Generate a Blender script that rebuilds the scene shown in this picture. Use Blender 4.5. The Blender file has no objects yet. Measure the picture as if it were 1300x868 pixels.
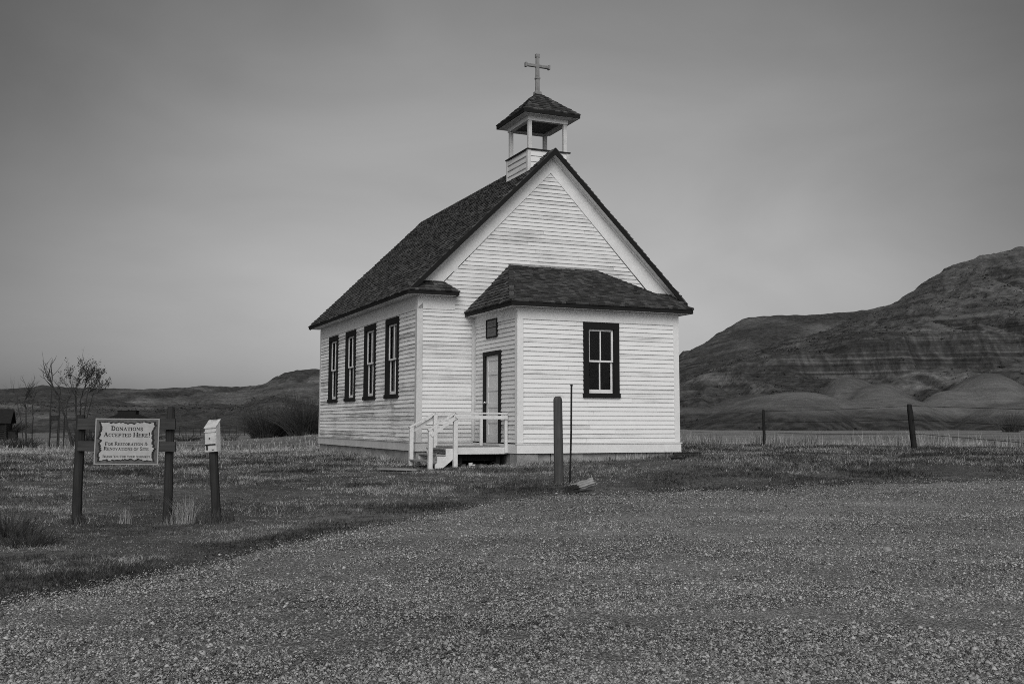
import bpy, math, random
import numpy as np
from mathutils import Vector, Matrix
random.seed(7); rng = np.random.default_rng(11)
R = math.radians
scene = bpy.context.scene
col = scene.collection

# ------------------------------------------------------------------ camera model
CAM_H, PITCH, ROLL, F, PPX, PPY = 0.655, 0.1055, 0.0018, 1337.4, 650.0, 395.7
def ray(u, v):
    x = (u-PPX)/F; y = (PPY-v)/F
    cr, sr = math.cos(ROLL), math.sin(ROLL)
    r = x*cr-y*sr; U = x*sr+y*cr
    cp, sp = math.cos(PITCH), math.sin(PITCH)
    return r, cp-U*sp, sp+U*cp
def at(u, v, Y):                        # the point seen at (u, v) that lies Y metres ahead
    r, f, z = ray(u, v)
    return Vector((r*Y/f, Y, CAM_H+z*Y/f))
def px(u, v, Y): return at(u, v, Y).z

# ------------------------------------------------------------------ noise
def _hash(ix, iy, s):
    h = (ix.astype(np.int64)*374761393 + iy.astype(np.int64)*668265263 + s*974634777) & 0xffffffff
    h = ((h ^ (h >> 13))*1274126177) & 0xffffffff
    return ((h ^ (h >> 16)) & 0xffff)/65535.0
def vnoise(x, y, s=0):
    x = np.asarray(x, float); y = np.asarray(y, float)
    ix = np.floor(x); iy = np.floor(y); fx = x-ix; fy = y-iy
    fx = fx*fx*(3-2*fx); fy = fy*fy*(3-2*fy)
    a = _hash(ix, iy, s); b = _hash(ix+1, iy, s); c = _hash(ix, iy+1, s); d = _hash(ix+1, iy+1, s)
    return (a*(1-fx)+b*fx)*(1-fy)+(c*(1-fx)+d*fx)*fy
def fbm(x, y, o=4, s=0):
    t = 0; a = .5; n = 0
    for i in range(o):
        t = t+a*vnoise(x*2**i, y*2**i, s+i*17); n += a; a *= .5
    return t/n
def sstep(a, b, x):
    t = np.clip((np.asarray(x, float)-a)/(b-a), 0, 1); return t*t*(3-2*t)

# ------------------------------------------------------------------ terrain
def ground(x, y):
    x = np.asarray(x, float); y = np.asarray(y, float)
    zr = np.interp(y, [-40, 0, 8, 13, 18, 22, 26, 40, 100, 200], [-1.0, -.92, -.85, -.68, -.46, -.35, -.30, -.20, -.12, -.1])
    zl = np.interp(y, [-40, 0, 8, 13, 18, 22, 26, 33, 45, 60, 100, 160, 220], [-1.0, -.92, -.85, -.68, -.46, -.35, -.31, -.32, -.48, -.70, -1.0, -1.0, -1.0])
    w = sstep(.13, .26, -x/np.maximum(y, 4.0))*sstep(24, 34, y)
    z = zr*(1-w)+zl*w
    z = z + .21*sstep(-3, 5, x)*sstep(17, 23, y)*(1-sstep(28, 45, y))
    z = z + ((fbm(x*.5, y*.5, 3, 5)-.5)*.05+(fbm(x*1.7, y*1.7, 3, 6)-.5)*.05*sstep(60, 40, y))*sstep(0, 10, np.abs(y))
    return z
def gz(x, y): return float(ground(x, y))
def on_ground(u, v):
    lo, hi = 4.0, 400.0
    r, f, z = ray(u, v)
    Y = lo
    while Y < hi:                       # march along the ray
        if CAM_H+z*Y/f < gz(r*Y/f, Y): break
        Y += .05 if Y < 60 else .3
    return Vector((r*Y/f, Y, gz(r*Y/f, Y)))

_edge = [(0, 775), (110, 752), (200, 733), (330, 702), (420, 681), (560, 655), (640, 639), (700, 632), (830, 627), (1000, 621), (1150, 616), (1300, 612)]
EX, EY = zip(*[(p.x, p.y) for p in (on_ground(*e) for e in _edge)])
EX = [-30, -12, -7]+list(EX)+[EX[-1]+6, EX[-1]+30]; EY = [-6, 2.5, 6.2]+list(EY)+[EY[-1]+.8, EY[-1]+3]
def road_edge(x):
    x = np.asarray(x, float)
    return np.interp(x, EX, EY)+(fbm(x*.7, x*0, 3, 71)-.5)*.7+(vnoise(x*4, x*0, 3)-.5)*.22

# ------------------------------------------------------------------ mesh building
class MB:
    def __init__(s): s.v = []; s.f = []
    def poly(s, pts):
        b = len(s.v); s.v += [tuple(p) for p in pts]; s.f.append(tuple(range(b, b+len(pts))))
    def hexa(s, p):                     # eight corners: 0-3 one face, 4-7 the opposite face
        b = len(s.v); s.v += [tuple(q) for q in p]
        for f in ((3, 2, 1, 0), (4, 5, 6, 7), (0, 1, 5, 4), (1, 2, 6, 5), (2, 3, 7, 6), (3, 0, 4, 7)): s.f.append(tuple(b+i for i in f))
    def box(s, x0, x1, y0, y1, z0, z1, j=0):
        jj = lambda: random.uniform(-j, j) if j else 0
        s.hexa([(x+jj(), y+jj(), z+jj()) for z in (z0, z1) for x, y in ((x0, y0), (x1, y0), (x1, y1), (x0, y1))])
    def bar(s, a, b, w, h, up=(0, 0, 1)):        # rectangular bar from a to b
        a = Vector(a); b = Vector(b); d = (b-a).normalized(); up = Vector(up)
        r = d.cross(up)
        if r.length < 1e-4: r = d.cross(Vector((1, 0, 0)))
        r.normalize(); u = r.cross(d).normalized(); r *= w/2; u *= h/2
        s.hexa([a-r-u, a+r-u, a+r+u, a-r+u, b-r-u, b+r-u, b+r+u, b-r+u])
    def prism(s, pts, off):             # polygon pushed along off
        b = len(s.v); n = len(pts); off = Vector(off)
        s.v += [tuple(p) for p in pts]+[tuple(Vector(p)+off) for p in pts]
        s.f.append(tuple(range(b+n-1, b-1, -1))); s.f.append(tuple(range(b+n, b+2*n)))
        for i in range(n):
            k = (i+1) % n; s.f.append((b+i, b+k, b+n+k, b+n+i))
    def tube(s, pts, rad, n=6, cap=True):
        pts = [Vector(p) for p in pts]; b = len(s.v); m = len(pts)
        for i, p in enumerate(pts):
            d = (pts[min(i+1, m-1)]-pts[max(i-1, 0)]).normalized()
            r = d.cross(Vector((0, 0, 1)))
            if r.length < .05: r = d.cross(Vector((1, 0, 0)))
            r.normalize(); u = r.cross(d); q = rad[i] if hasattr(rad, '__len__') else rad
            for k in range(n):
                a = 2*math.pi*k/n; s.v.append(tuple(p+r*(q*math.cos(a))+u*(q*math.sin(a))))
        for i in range(m-1):
            for k in range(n):
                k2 = (k+1) % n; s.f.append((b+i*n+k, b+i*n+k2, b+(i+1)*n+k2, b+(i+1)*n+k))
        if cap: s.f.append(tuple(b+k for k in range(n-1, -1, -1))); s.f.append(tuple(b+(m-1)*n+k for k in range(n)))
    def build(s, name, mat, parent=None, smooth=False, bevel=0):
        me = bpy.data.meshes.new(name); me.from_pydata(s.v, [], s.f); me.update()
        if smooth: me.polygons.foreach_set('use_smooth', [True]*len(me.polygons))
        me.materials.append(mat)
        o = bpy.data.objects.new(name, me); col.objects.link(o); o.parent = parent
        if bevel:
            m = o.modifiers.new('bevel', 'BEVEL'); m.width = bevel; m.segments = 2; m.limit_method = 'ANGLE'
        return o
def np_mesh(name, verts, faces, mat, parent=None, smooth=False, attrs=None):   # uniform faces (n, k)
    me = bpy.data.meshes.new(name); n, k = faces.shape
    me.vertices.add(len(verts)); me.vertices.foreach_set('co', np.asarray(verts, np.float32).ravel())
    me.loops.add(n*k); me.loops.foreach_set('vertex_index', faces.astype(np.int32).ravel())
    me.polygons.add(n); me.polygons.foreach_set('loop_start', np.arange(0, n*k, k, dtype=np.int32))
    me.polygons.foreach_set('loop_total', np.full(n, k, np.int32))
    if smooth: me.polygons.foreach_set('use_smooth', np.ones(n, bool))
    for a, val in (attrs or {}).items():
        me.attributes.new(a, 'FLOAT', 'POINT').data.foreach_set('value', np.asarray(val, np.float32))
    me.update(calc_edges=True); me.validate()
    me.materials.append(mat)
    o = bpy.data.objects.new(name, me); col.objects.link(o); o.parent = parent
    return o
def grid_faces(nr, nc):
    i = np.arange(nr-1)[:, None]*nc+np.arange(nc-1)[None, :]
    return np.stack([i, i+1, i+nc+1, i+nc], -1).reshape(-1, 4)
def tag(o, label=None, cat=None, group=None, kind=None):
    if label: o['label'] = label
    if cat: o['category'] = cat
    if group: o['group'] = group
    if kind: o['kind'] = kind
    return o
def empty(name, loc=(0, 0, 0), rz=0):
    o = bpy.data.objects.new(name, None); col.objects.link(o); o.location = loc; o.rotation_euler.z = rz; o.empty_display_size = .2
    return o

# ------------------------------------------------------------------ materials (all greys: the photograph is monochrome)
class NT:
    def __init__(s, name):
        s.m = bpy.data.materials.new(name); s.m.use_nodes = True; s.t = s.m.node_tree; s.b = s.t.nodes['Principled BSDF']
        s.b.inputs['Roughness'].default_value = .85; s.b.inputs['Specular IOR Level'].default_value = .25
    def n(s, t, **k):
        o = s.t.nodes.new(t)
        for a, v in k.items():
            if hasattr(o, a): setattr(o, a, v)
            else: o.inputs[a.replace('_', ' ')].default_value = v
        return o
    def l(s, a, b): s.t.links.new(a, b)
    def coord(s, scale=(1, 1, 1), kind='Object', rot=(0, 0, 0)):
        c = s.n('ShaderNodeTexCoord'); m = s.n('ShaderNodeMapping'); m.inputs['Scale'].default_value = scale; m.inputs['Rotation'].default_value = rot
        s.l(c.outputs[kind], m.inputs['Vector']); return m.outputs[0]
    def noise(s, vec, scale=5, detail=4, rough=.55, dist=0):
        o = s.n('ShaderNodeTexNoise'); o.inputs['Scale'].default_value = scale; o.inputs['Detail'].default_value = detail
        o.inputs['Roughness'].default_value = rough; o.inputs['Distortion'].default_value = dist; s.l(vec, o.inputs['Vector']); return o.outputs['Fac']
    def ramp(s, fac, stops):
        o = s.n('ShaderNodeValToRGB'); e = o.color_ramp.elements
        while len(e) < len(stops): e.new(.5)
        for i, (p, c) in enumerate(stops): e[i].position = p; e[i].color = (c, c, c, 1)
        s.l(fac, o.inputs[0]); return o.outputs[0]
    def math(s, op, a, b=None, clamp=False):
        o = s.n('ShaderNodeMath'); o.operation = op; o.use_clamp = clamp
        for i, v in enumerate((a, b)):
            if v is None: continue
            if isinstance(v, (int, float)): o.inputs[i].default_value = v
            else: s.l(v, o.inputs[i])
        return o.outputs[0]
    def mix(s, fac, a, b, mode='MIX'):
        o = s.n('ShaderNodeMix'); o.data_type = 'RGBA'; o.blend_type = mode
        for i, v in ((0, fac), (6, a), (7, b)):
            if isinstance(v, (int, float)): o.inputs[i].default_value = v if i == 0 else (v, v, v, 1)
            else: s.l(v, o.inputs[i])
        return o.outputs[2]
    def island(s): return s.n('ShaderNodeNewGeometry').outputs['Random Per Island']
    def attr(s, name):
        o = s.n('ShaderNodeAttribute'); o.attribute_name = name; return o.outputs['Fac']
    def bump(s, h, strength=.3, dist=.01):
        o = s.n('ShaderNodeBump'); o.inputs['Strength'].default_value = strength; o.inputs['Distance'].default_value = dist
        s.l(h, o.inputs['Height']); s.l(o.outputs[0], s.b.inputs['Normal'])
    def base(s, c):
        if isinstance(c, (int, float)): s.b.inputs['Base Color'].default_value = (c, c, c, 1)
        else: s.l(c, s.b.inputs['Base Color'])
        return s.m

def m_siding(name, thr, white, wood):
    t = NT(name); c = t.coord((.6, .6, 30)); c2 = t.coord((1.0, 1.0, 1.6))
    a = t.noise(c, 1.6, 6, .68); b = t.noise(c2, .8, 3, .5); fine = t.noise(t.coord((7, 7, 90)), 1.0, 4, .7)
    isl = t.island()
    s = t.math('ADD', t.math('ADD', t.math('MULTIPLY', a, .55), t.math('MULTIPLY', b, .22)), t.math('MULTIPLY', isl, .12))
    s = t.math('ADD', s, t.math('MULTIPLY', fine, .30))
    w = t.ramp(s, [(thr-.01, 0), (thr+.03, .45), (thr+.10, 1)])
    pale = t.mix(t.noise(t.coord((2, 2, 2)), 2.0, 3), white*.90, white)
    pale = t.mix(t.math('MULTIPLY', isl, .5), pale, white*.86)
    bare = t.ramp(fine, [(.3, wood*.55), (.7, wood*1.25)])
    t.bump(t.math('ADD', t.math('MULTIPLY', w, -.5), fine), .35, .004)
    return t.base(t.mix(w, pale, bare))
def m_wood(name, c0, c1, axis=2, scale=1.0, rough=.85):
    t = NT(name); sc = [26*scale]*3; sc[axis] = 1.6*scale
    n = t.noise(t.coord(tuple(sc)), 1.0, 6, .65, .4); n2 = t.noise(t.coord((3, 3, 3)), 1.3*scale, 3)
    c = t.ramp(t.math('ADD', t.math('MULTIPLY', n, .7), t.math('MULTIPLY', n2, .3)), [(.28, c0), (.68, c1)])
    t.b.inputs['Roughness'].default_value = rough
    t.bump(n, .5, .006); return t.base(c)
def m_paint(name, c, wear=.2, rough=.6, scale=3.0):
    t = NT(name); n = t.noise(t.coord((1, 1, 1)), scale, 6, .65); f = t.noise(t.coord((18, 18, 18)), 1.2, 4, .6)
    k = t.ramp(t.math('ADD', t.math('MULTIPLY', n, .6), t.math('MULTIPLY', f, .4)), [(.3, c*(1-wear)), (.62, c)])
    t.b.inputs['Roughness'].default_value = rough
    t.bump(f, .2, .003); return t.base(k)
def m_shingle(name, lo, hi):
    t = NT(name); isl = t.island(); n = t.noise(t.coord((1, 1, 1)), .9, 4, .6); f = t.noise(t.coord((30, 30, 30)), 1.0, 4, .7)
    v = t.math('ADD', t.math('MULTIPLY', isl, .6), t.math('ADD', t.math('MULTIPLY', n, .25), t.math('MULTIPLY', f, .35)))
    t.b.inputs['Roughness'].default_value = .9
    t.bump(f, .5, .006)
    return t.base(t.ramp(v, [(.25, lo), (.75, hi), (.98, hi*1.9)]))
def m_stone(name, lo, hi, scale=3):
    t = NT(name); n = t.noise(t.coord((1, 1, 1)), scale, 7, .65); n2 = t.noise(t.coord((1, 1, 1)), scale*9, 4, .6)
    t.bump(t.math('ADD', n, t.math('MULTIPLY', n2, .4)), .6, .03)
    return t.base(t.ramp(t.math('ADD', t.math('MULTIPLY', n, .65), t.math('MULTIPLY', n2, .35)), [(.3, lo), (.7, hi)]))
def m_flat(name, c, rough=.6, metal=0):
    t = NT(name); t.b.inputs['Roughness'].default_value = rough; t.b.inputs['Metallic'].default_value = metal
    n = t.noise(t.coord((1, 1, 1)), 14, 4, .6); return t.base(t.ramp(n, [(.3, c*.82), (.7, c*1.05)]))

M = {}
M['side'] = m_siding('weathered_side_siding', .60, .82, .32)
M['front'] = m_siding('gable_front_siding', .625, .70, .40)
M['porch_side'] = m_siding('entry_side_siding', .65, .70, .34)
M['vest'] = m_siding('vestibule_front_siding', .665, .76, .40)
M['trim'] = m_paint('white_trim', .72, .18)
M['oldtrim'] = m_paint('grey_white_trim', .58, .30)
M['dark'] = m_paint('dark_trim', .011, .4, .85)
M['crossmetal'] = m_paint('cross_grey', .24, .45, .7, 8)
M['shingle'] = m_shingle('cedar_shingle', .018, .068)
M['shingle2'] = m_shingle('entry_cedar_shingle', .016, .062)
M['concrete'] = m_stone('concrete_foundation', .15, .40, 2.2)
M['inside'] = m_flat('dim_interior', .025, .9)
M['curtain'] = m_paint('pale_curtain', .72, .1, .9)
M['reflection_sheet'] = m_paint('grey_reflection', .62, .12, .9)
M['door'] = m_paint('painted_door', .60, .18, .5, 5)
M['metal'] = m_flat('dull_steel', .20, .45, .8)
M['deck'] = m_wood('deck_boards', .13, .34, 0)
M['rail'] = m_paint('rail_paint', .66, .22, .6, 6)
M['post'] = m_wood('weathered_post', .03, .11, 2)
M['post2'] = m_wood('grey_round_post', .03, .085, 2)
M['darkwood'] = m_wood('dark_post', .009, .036, 2)
M['fencepost'] = m_wood('fence_post_wood', .005, .02, 2)
M['crossbar'] = m_wood('crossbar_wood', .016, .06, 0)
M['bark'] = m_wood('twig_bark', .024, .065, 2)
M['trunk'] = m_wood('tree_bark', .014, .045, 2)
M['log'] = m_wood('split_log', .05, .36, 0, 1.2)
M['iron'] = m_flat('dark_iron', .018, .6, .3)
M['rock'] = m_stone('field_rock', .05, .14, 7)
M['cabin'] = m_wood('old_logs', .006, .022, 0)
M['boxpaint'] = m_paint('box_paint', .56, .3, .5, 12)
M['ink'] = m_flat('sign_ink', .012, .7)
M['parch'] = m_paint('sign_parchment', .38, .25, .7, 7)
M['burn'] = m_paint('sign_burnt_edge', .02, .5, .7, 20)
M['border'] = m_paint('sign_border', .10, .5, .6, 16)
M['edge'] = m_flat('sign_pale_rim', .30, .5)
M['plaque'] = m_paint('plaque_face', .14, .45, .6, 9)

def m_glass():
    t = NT('window_glass'); nt = t.t; nt.nodes.remove(t.b)
    out = [n for n in nt.nodes if n.type == 'OUTPUT_MATERIAL'][0]
    tr = t.n('ShaderNodeBsdfTransparent'); tr.inputs[0].default_value = (.8, .8, .8, 1)
    gl = t.n('ShaderNodeBsdfGlossy'); gl.inputs['Roughness'].default_value = .03; gl.inputs[0].default_value = (.5, .5, .5, 1)
    fr = t.n('ShaderNodeFresnel'); fr.inputs[0].default_value = 1.5
    bp_ = t.n('ShaderNodeBump'); bp_.inputs['Strength'].default_value = .25; bp_.inputs['Distance'].default_value = .02
    t.l(t.noise(t.coord((1, 1, 1)), 3, 2), bp_.inputs['Height']); t.l(bp_.outputs[0], gl.inputs['Normal'])
    mx = t.n('ShaderNodeMixShader'); t.l(fr.outputs[0], mx.inputs[0]); t.l(tr.outputs[0], mx.inputs[1]); t.l(gl.outputs[0], mx.inputs[2])
    t.l(mx.outputs[0], out.inputs[0]); return t.m
M['glass'] = m_glass()

def m_ground():
    t = NT('prairie_soil')
    o = t.coord((1, 1, 1)); st = t.coord((.6, 1.0, 1))
    a = t.noise(st, .9, 6, .62); b = t.noise(o, 9, 5, .7); cpatch = t.noise(o, .16, 3, .5)
    near = t.ramp(t.math('ADD', t.math('MULTIPLY', a, .5), t.math('MULTIPLY', b, .5)), [(.38, .020), (.50, .075), (.62, .21)])
    far = t.ramp(t.math('ADD', t.math('MULTIPLY', a, .6), t.math('MULTIPLY', b, .4)), [(.38, .10), (.62, .32)])
    b2 = t.noise(o, 45, 4, .7); near = t.mix(.45, near, t.ramp(b2, [(.35, .018), (.5, .07), (.65, .2)]))
    t.bump(b, .8, .03)
    dry = t.attr('dry')
    return t.base(t.mix(dry, near, far))
def m_gravel():
    t = NT('gravel_bed'); o = t.coord((1, 1, 1))
    v = t.n('ShaderNodeTexVoronoi'); v.inputs['Scale'].default_value = 75; t.l(o, v.inputs['Vector'])
    v2 = t.n('ShaderNodeTexVoronoi'); v2.inputs['Scale'].default_value = 38; t.l(o, v2.inputs['Vector'])
    bw = t.n('ShaderNodeRGBToBW'); t.l(v.outputs['Color'], bw.inputs[0])
    bw2 = t.n('ShaderNodeRGBToBW'); t.l(v2.outputs['Color'], bw2.inputs[0])
    big = t.noise(t.coord((.3, .9, 1)), .8, 4, .6)
    k = t.math('ADD', t.math('MULTIPLY', bw.outputs[0], .5), t.math('ADD', t.math('MULTIPLY', bw2.outputs[0], .2), t.math('MULTIPLY', big, .5)))
    t.bump(t.math('ADD', v.outputs['Distance'], v2.outputs['Distance']), .9, -.02)
    return t.base(t.ramp(k, [(.3, .045), (.58, .175), (.85, .40)]))
def m_pebble():
    t = NT('pebble'); i = t.island()
    big = t.noise(t.coord((.3, .9, 1)), .8, 4, .6)
    k = t.math('ADD', t.math('MULTIPLY', i, .8), t.math('MULTIPLY', big, .3))
    return t.base(t.ramp(k, [(.10, .026), (.38, .125), (.72, .28), (.95, .46)]))
def m_blade(name, lo, mid, hi):
    t = NT(name); i = t.island(); o = t.coord((.6, 1.0, .2)); p = t.noise(o, .75, 6, .68, .4); q = t.noise(t.coord((1, 1, 1)), .22, 3, .5)
    k = t.math('ADD', t.math('MULTIPLY', i, .38), t.math('ADD', t.math('MULTIPLY', p, 2.0), t.math('MULTIPLY', t.noise(t.coord((1, 1, .2)), 4.5, 4, .6), 1.1)))
    k = t.math('ADD', t.math('SUBTRACT', k, 1.09), t.math('MULTIPLY', t.attr('dry'), .5))
    t.b.inputs['Roughness'].default_value = .7
    return t.base(t.ramp(k, [(.38, lo), (.62, mid), (.88, hi)]))
def m_hill():
    t = NT('badland_hills')
    g = t.n('ShaderNodeNewGeometry'); sep = t.n('ShaderNodeSeparateXYZ'); t.l(g.outputs['Normal'], sep.inputs[0])
    o = t.coord((1, 1, 1)); lay = t.coord((.012, .012, .9)); gul = t.coord((.8, .1, .05)); terr = t.coord((.03, .03, .45))
    n1 = t.noise(o, .045, 7, .62); n2 = t.noise(o, .5, 5, .7); strat = t.noise(lay, 1.0, 4, .6, .3); gully = t.noise(gul, 1.0, 5, .65); tr = t.noise(terr, 1.0, 5, .6, .5)
    veg = t.ramp(t.math('ADD', t.math('ADD', t.math('MULTIPLY', n1, .30), t.math('MULTIPLY', n2, .40)), t.math('MULTIPLY', tr, .30)), [(.38, .024), (.48, .080), (.55, .128), (.66, .27)])
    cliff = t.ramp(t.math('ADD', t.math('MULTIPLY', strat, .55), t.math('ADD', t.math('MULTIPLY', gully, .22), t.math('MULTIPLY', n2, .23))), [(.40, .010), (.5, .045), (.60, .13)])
    clay = t.ramp(t.math('ADD', t.math('MULTIPLY', n1, .4), t.math('MULTIPLY', t.math('ADD', strat, n2), .3)), [(.38, .066), (.62, .18)])
    scrub = t.ramp(n2, [(.40, .010), (.62, .055)])
    veg = t.mix(t.math('MULTIPLY', t.attr('gully_shade'), .75), veg, t.ramp(n2, [(.40, .010), (.64, .055)]))  # shade of the gullies painted into the slope colour
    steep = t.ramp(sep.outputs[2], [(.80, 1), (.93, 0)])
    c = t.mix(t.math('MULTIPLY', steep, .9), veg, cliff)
    c = t.mix(t.attr('clay'), c, clay)
    c = t.mix(t.attr('scrub'), c, scrub)
    c = t.mix(t.math('MULTIPLY', t.attr('pale'), t.ramp(n2, [(.35, 0), (.6, 1)])), c, .16)
    t.bump(t.math('ADD', n2, t.math('MULTIPLY', gully, .6)), .5, 1.2)
    return t.base(c)

# ------------------------------------------------------------------ ground, road, hills
def dryness(x, y):
    """0 = short green-grey lawn round the church, 1 = bleached prairie beyond the fence"""
    fence = np.interp(x, [-60, -10, 6, 9.8, 13.6, 17.4, 40], [34, 40, 47, 41.5, 36.3, 31, 26])
    d = sstep(-.5, 2.5, y-fence+(fbm(x*.3, y*.3, 3, 9)-.5)*3)
    left = sstep(-2, -6, x)
    bands = fbm(x*.06, y*.22, 4, 31)
    dl = sstep(26, 42, y)*(.35+.9*sstep(.42, .62, bands))+.5*sstep(90, 120, y)
    d = d*(1-left)+left*np.clip(dl, 0, 1)*.8
    return np.clip(d*(1-sstep(.45, .7, fbm(x*.08, y*.5, 4, 55))*.6), 0, 1)

ys = np.concatenate([np.linspace(-40, 4, 30), np.linspace(4.3, 46, 240), np.geomspace(46.5, 2500, 120)])
us = np.concatenate([np.linspace(-6, -.75, 20), np.linspace(-.74, .74, 260), np.linspace(.75, 6, 20)])
YY, UU = np.meshgrid(ys, us, indexing='ij'); XX = UU*np.maximum(YY, 14)
ZZ = ground(XX, YY)
M['soil'] = m_ground()
gr = np_mesh('ground', np.stack([XX, YY, ZZ], -1).reshape(-1, 3), grid_faces(len(ys), len(us)), M['soil'], smooth=True, attrs={'dry': dryness(XX, YY).ravel()})
tag(gr, kind='structure')
xs = np.linspace(-28, 40, 900); ss = np.linspace(0, 1, 60)
SX, SS = np.meshgrid(xs, ss, indexing='ij'); SY = -14+(road_edge(SX)+14)*SS**.8
SZ = ground(SX, SY)+.012+(fbm(SX*1.2, SY*1.2, 3, 91)-.5)*.03*np.clip((1-SS)*20, 0, 1)+.01
rd = np_mesh('gravel_road', np.stack([SX, SY, SZ], -1).reshape(-1, 3), grid_faces(len(xs), len(ss)), m_gravel(), smooth=True)
tag(rd, kind='structure')

def pebbles(n):
    y = 6.2+14.5*rng.random(n*3)**1.5; x = (rng.random(n*3)-.5)*2*(.62*y+1.5)
    e = road_edge(x)-y
    trk = np.exp(-((e-2.3-.5*np.sin(x*.25))/.33)**2)+np.exp(-((e-4.1-.5*np.sin(x*.25))/.36)**2)+.8*np.exp(-((e-7.2+.12*x)/.4)**2)
    dens = sstep(-.9, .5, e)*np.clip(.25+1.3*(fbm(x*.45, y*.8, 4, 8)-.15), .1, 1)*(1-.72*np.clip(trk, 0, 1)*(.5+fbm(x*.6, y*.6, 3, 18)))
    keep = rng.random(n*3) < dens; x = x[keep][:n]; y = y[keep][:n]; n = len(x)
    s = np.clip(np.exp(rng.normal(math.log(.0068), .40, n)), .0038, .024)
    base = np.array([[1, 0, 0], [0, 1, 0], [-1, 0, 0], [0, -1, 0], [0, 0, .75], [0, 0, -.5]], float)
    a = rng.random(n)*6.28; ca, sa = np.cos(a), np.sin(a)
    v = base[None]*rng.uniform(.65, 1.3, (n, 6, 1))*s[:, None, None]
    v[:, :, 0] *= rng.uniform(.8, 1.5, n)[:, None]
    vx = v[:, :, 0]*ca[:, None]-v[:, :, 1]*sa[:, None]; vy = v[:, :, 0]*sa[:, None]+v[:, :, 1]*ca[:, None]
    tx = rng.normal(0, .3, n)[:, None]; vz = v[:, :, 2]+vx*tx
    z = ground(x, y)+.022+s*.25
    V = np.stack([vx+x[:, None], vy+y[:, None], vz+z[:, None]], -1).reshape(-1, 3)
    f = np.array([[0, 1, 4], [1, 2, 4], [2, 3, 4], [3, 0, 4], [1, 0, 5], [2, 1, 5], [3, 2, 5], [0, 3, 5]])
    Fc = (f[None]+np.arange(n)[:, None, None]*6).reshape(-1, 3)
    return V, Fc
V, Fc = pebbles(380000)
tag(np_mesh('gravel', V, Fc, m_pebble()), 'loose pale and dark pebbles covering the gravel road', 'gravel', kind='stuff')

def blades(x, y, h, w, lean=.5, z=None):
    n = len(x); z = ground(x, y)-.004 if z is None else z
    a = rng.random(n)*6.28; dx, dy = np.cos(a)*w/2, np.sin(a)*w/2
    b = rng.random(n)*6.28; ln = np.abs(rng.normal(0, lean, n))*h
    lx, ly = np.cos(b)*ln, np.sin(b)*ln
    P = lambda X, Y, Z: np.stack([X, Y, Z], -1)
    V = np.stack([P(x-dx, y-dy, z), P(x+dx, y+dy, z), P(x+dx*.6+lx*.35, y+dy*.6+ly*.35, z+h*.55), P(x-dx*.6+lx*.35, y-dy*.6+ly*.35, z+h*.55), P(x+lx, y+ly, z+h)], 1).reshape(-1, 3)
    i = np.arange(n)[:, None]*5
    Fc = np.concatenate([i+np.array([[0, 1, 2]]), i+np.array([[0, 2, 3]]), i+np.array([[3, 2, 4]])], 0)
    return V, Fc
CHX, CHY, CHR = -2.2478, 25.0615, 0.4048
def to_church(x, y):
    dx, dy = x-CHX, y-CHY; c, s = math.cos(CHR), math.sin(CHR)
    return dx*c+dy*s, -dx*s+dy*c
def lawn(n):
    y = np.exp(rng.uniform(math.log(7.0), math.log(46), n)); x = (rng.random(n)*2-1)*(.60*y+1)
    e = y-road_edge(x)
    cxx, cyy = to_church(x, y)
    inside = ((cxx > .05) & (cxx < 6.95) & (cyy > .05) & (cyy < 10.1)) | ((cxx > 1.5) & (cxx < 5.5) & (cyy > -2.55) & (cyy < .1)) | ((cxx > .2) & (cxx < 1.5) & (cyy > -1.9) & (cyy < .1))
    keep = (~inside) & (rng.random(n) < np.clip(.02+.98*sstep(-.5, .25, e), 0, 1)*np.where(e < -.8, 0, 1))
    thick = sstep(.36, .54, fbm(x*.7, y*.9, 5, 40)); keep &= rng.random(n) < .6+.5*thick
    x, y, e, thick = x[keep], y[keep], e[keep], thick[keep]
    g = np.clip(y/14, .75, 3.0)
    tall = fbm(x*.8, y*.8, 3, 77)
    h = rng.uniform(.014, .048, len(x))*(.4+1.4*tall**1.5)*(.55+.6*thick)*np.clip(g, .9, 1.9)*np.where(rng.random(len(x)) < .02, 2.4, 1); w = rng.uniform(.004, .009, len(x))*g
    d = dryness(x, y)
    edge = np.exp(-((e-.9)/.9)**2)                  # a strip of greener grass along the road
    d = d-.62*edge-.05-.05*sstep(0, 6, x)+(.22*(1-thick)-.08)
    V, Fc = blades(x, y, h, w, 1.3)
    return V, Fc, np.repeat(d, 5)
M['lawn'] = m_blade('lawn_grass', .014, .090, .38)
V, Fc, D = lawn(680000)
tag(np_mesh('grass', V, Fc, M['lawn'], attrs={'dry': D}), 'short patchy grass covering the ground around the church', 'grass', kind='stuff')

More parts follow.
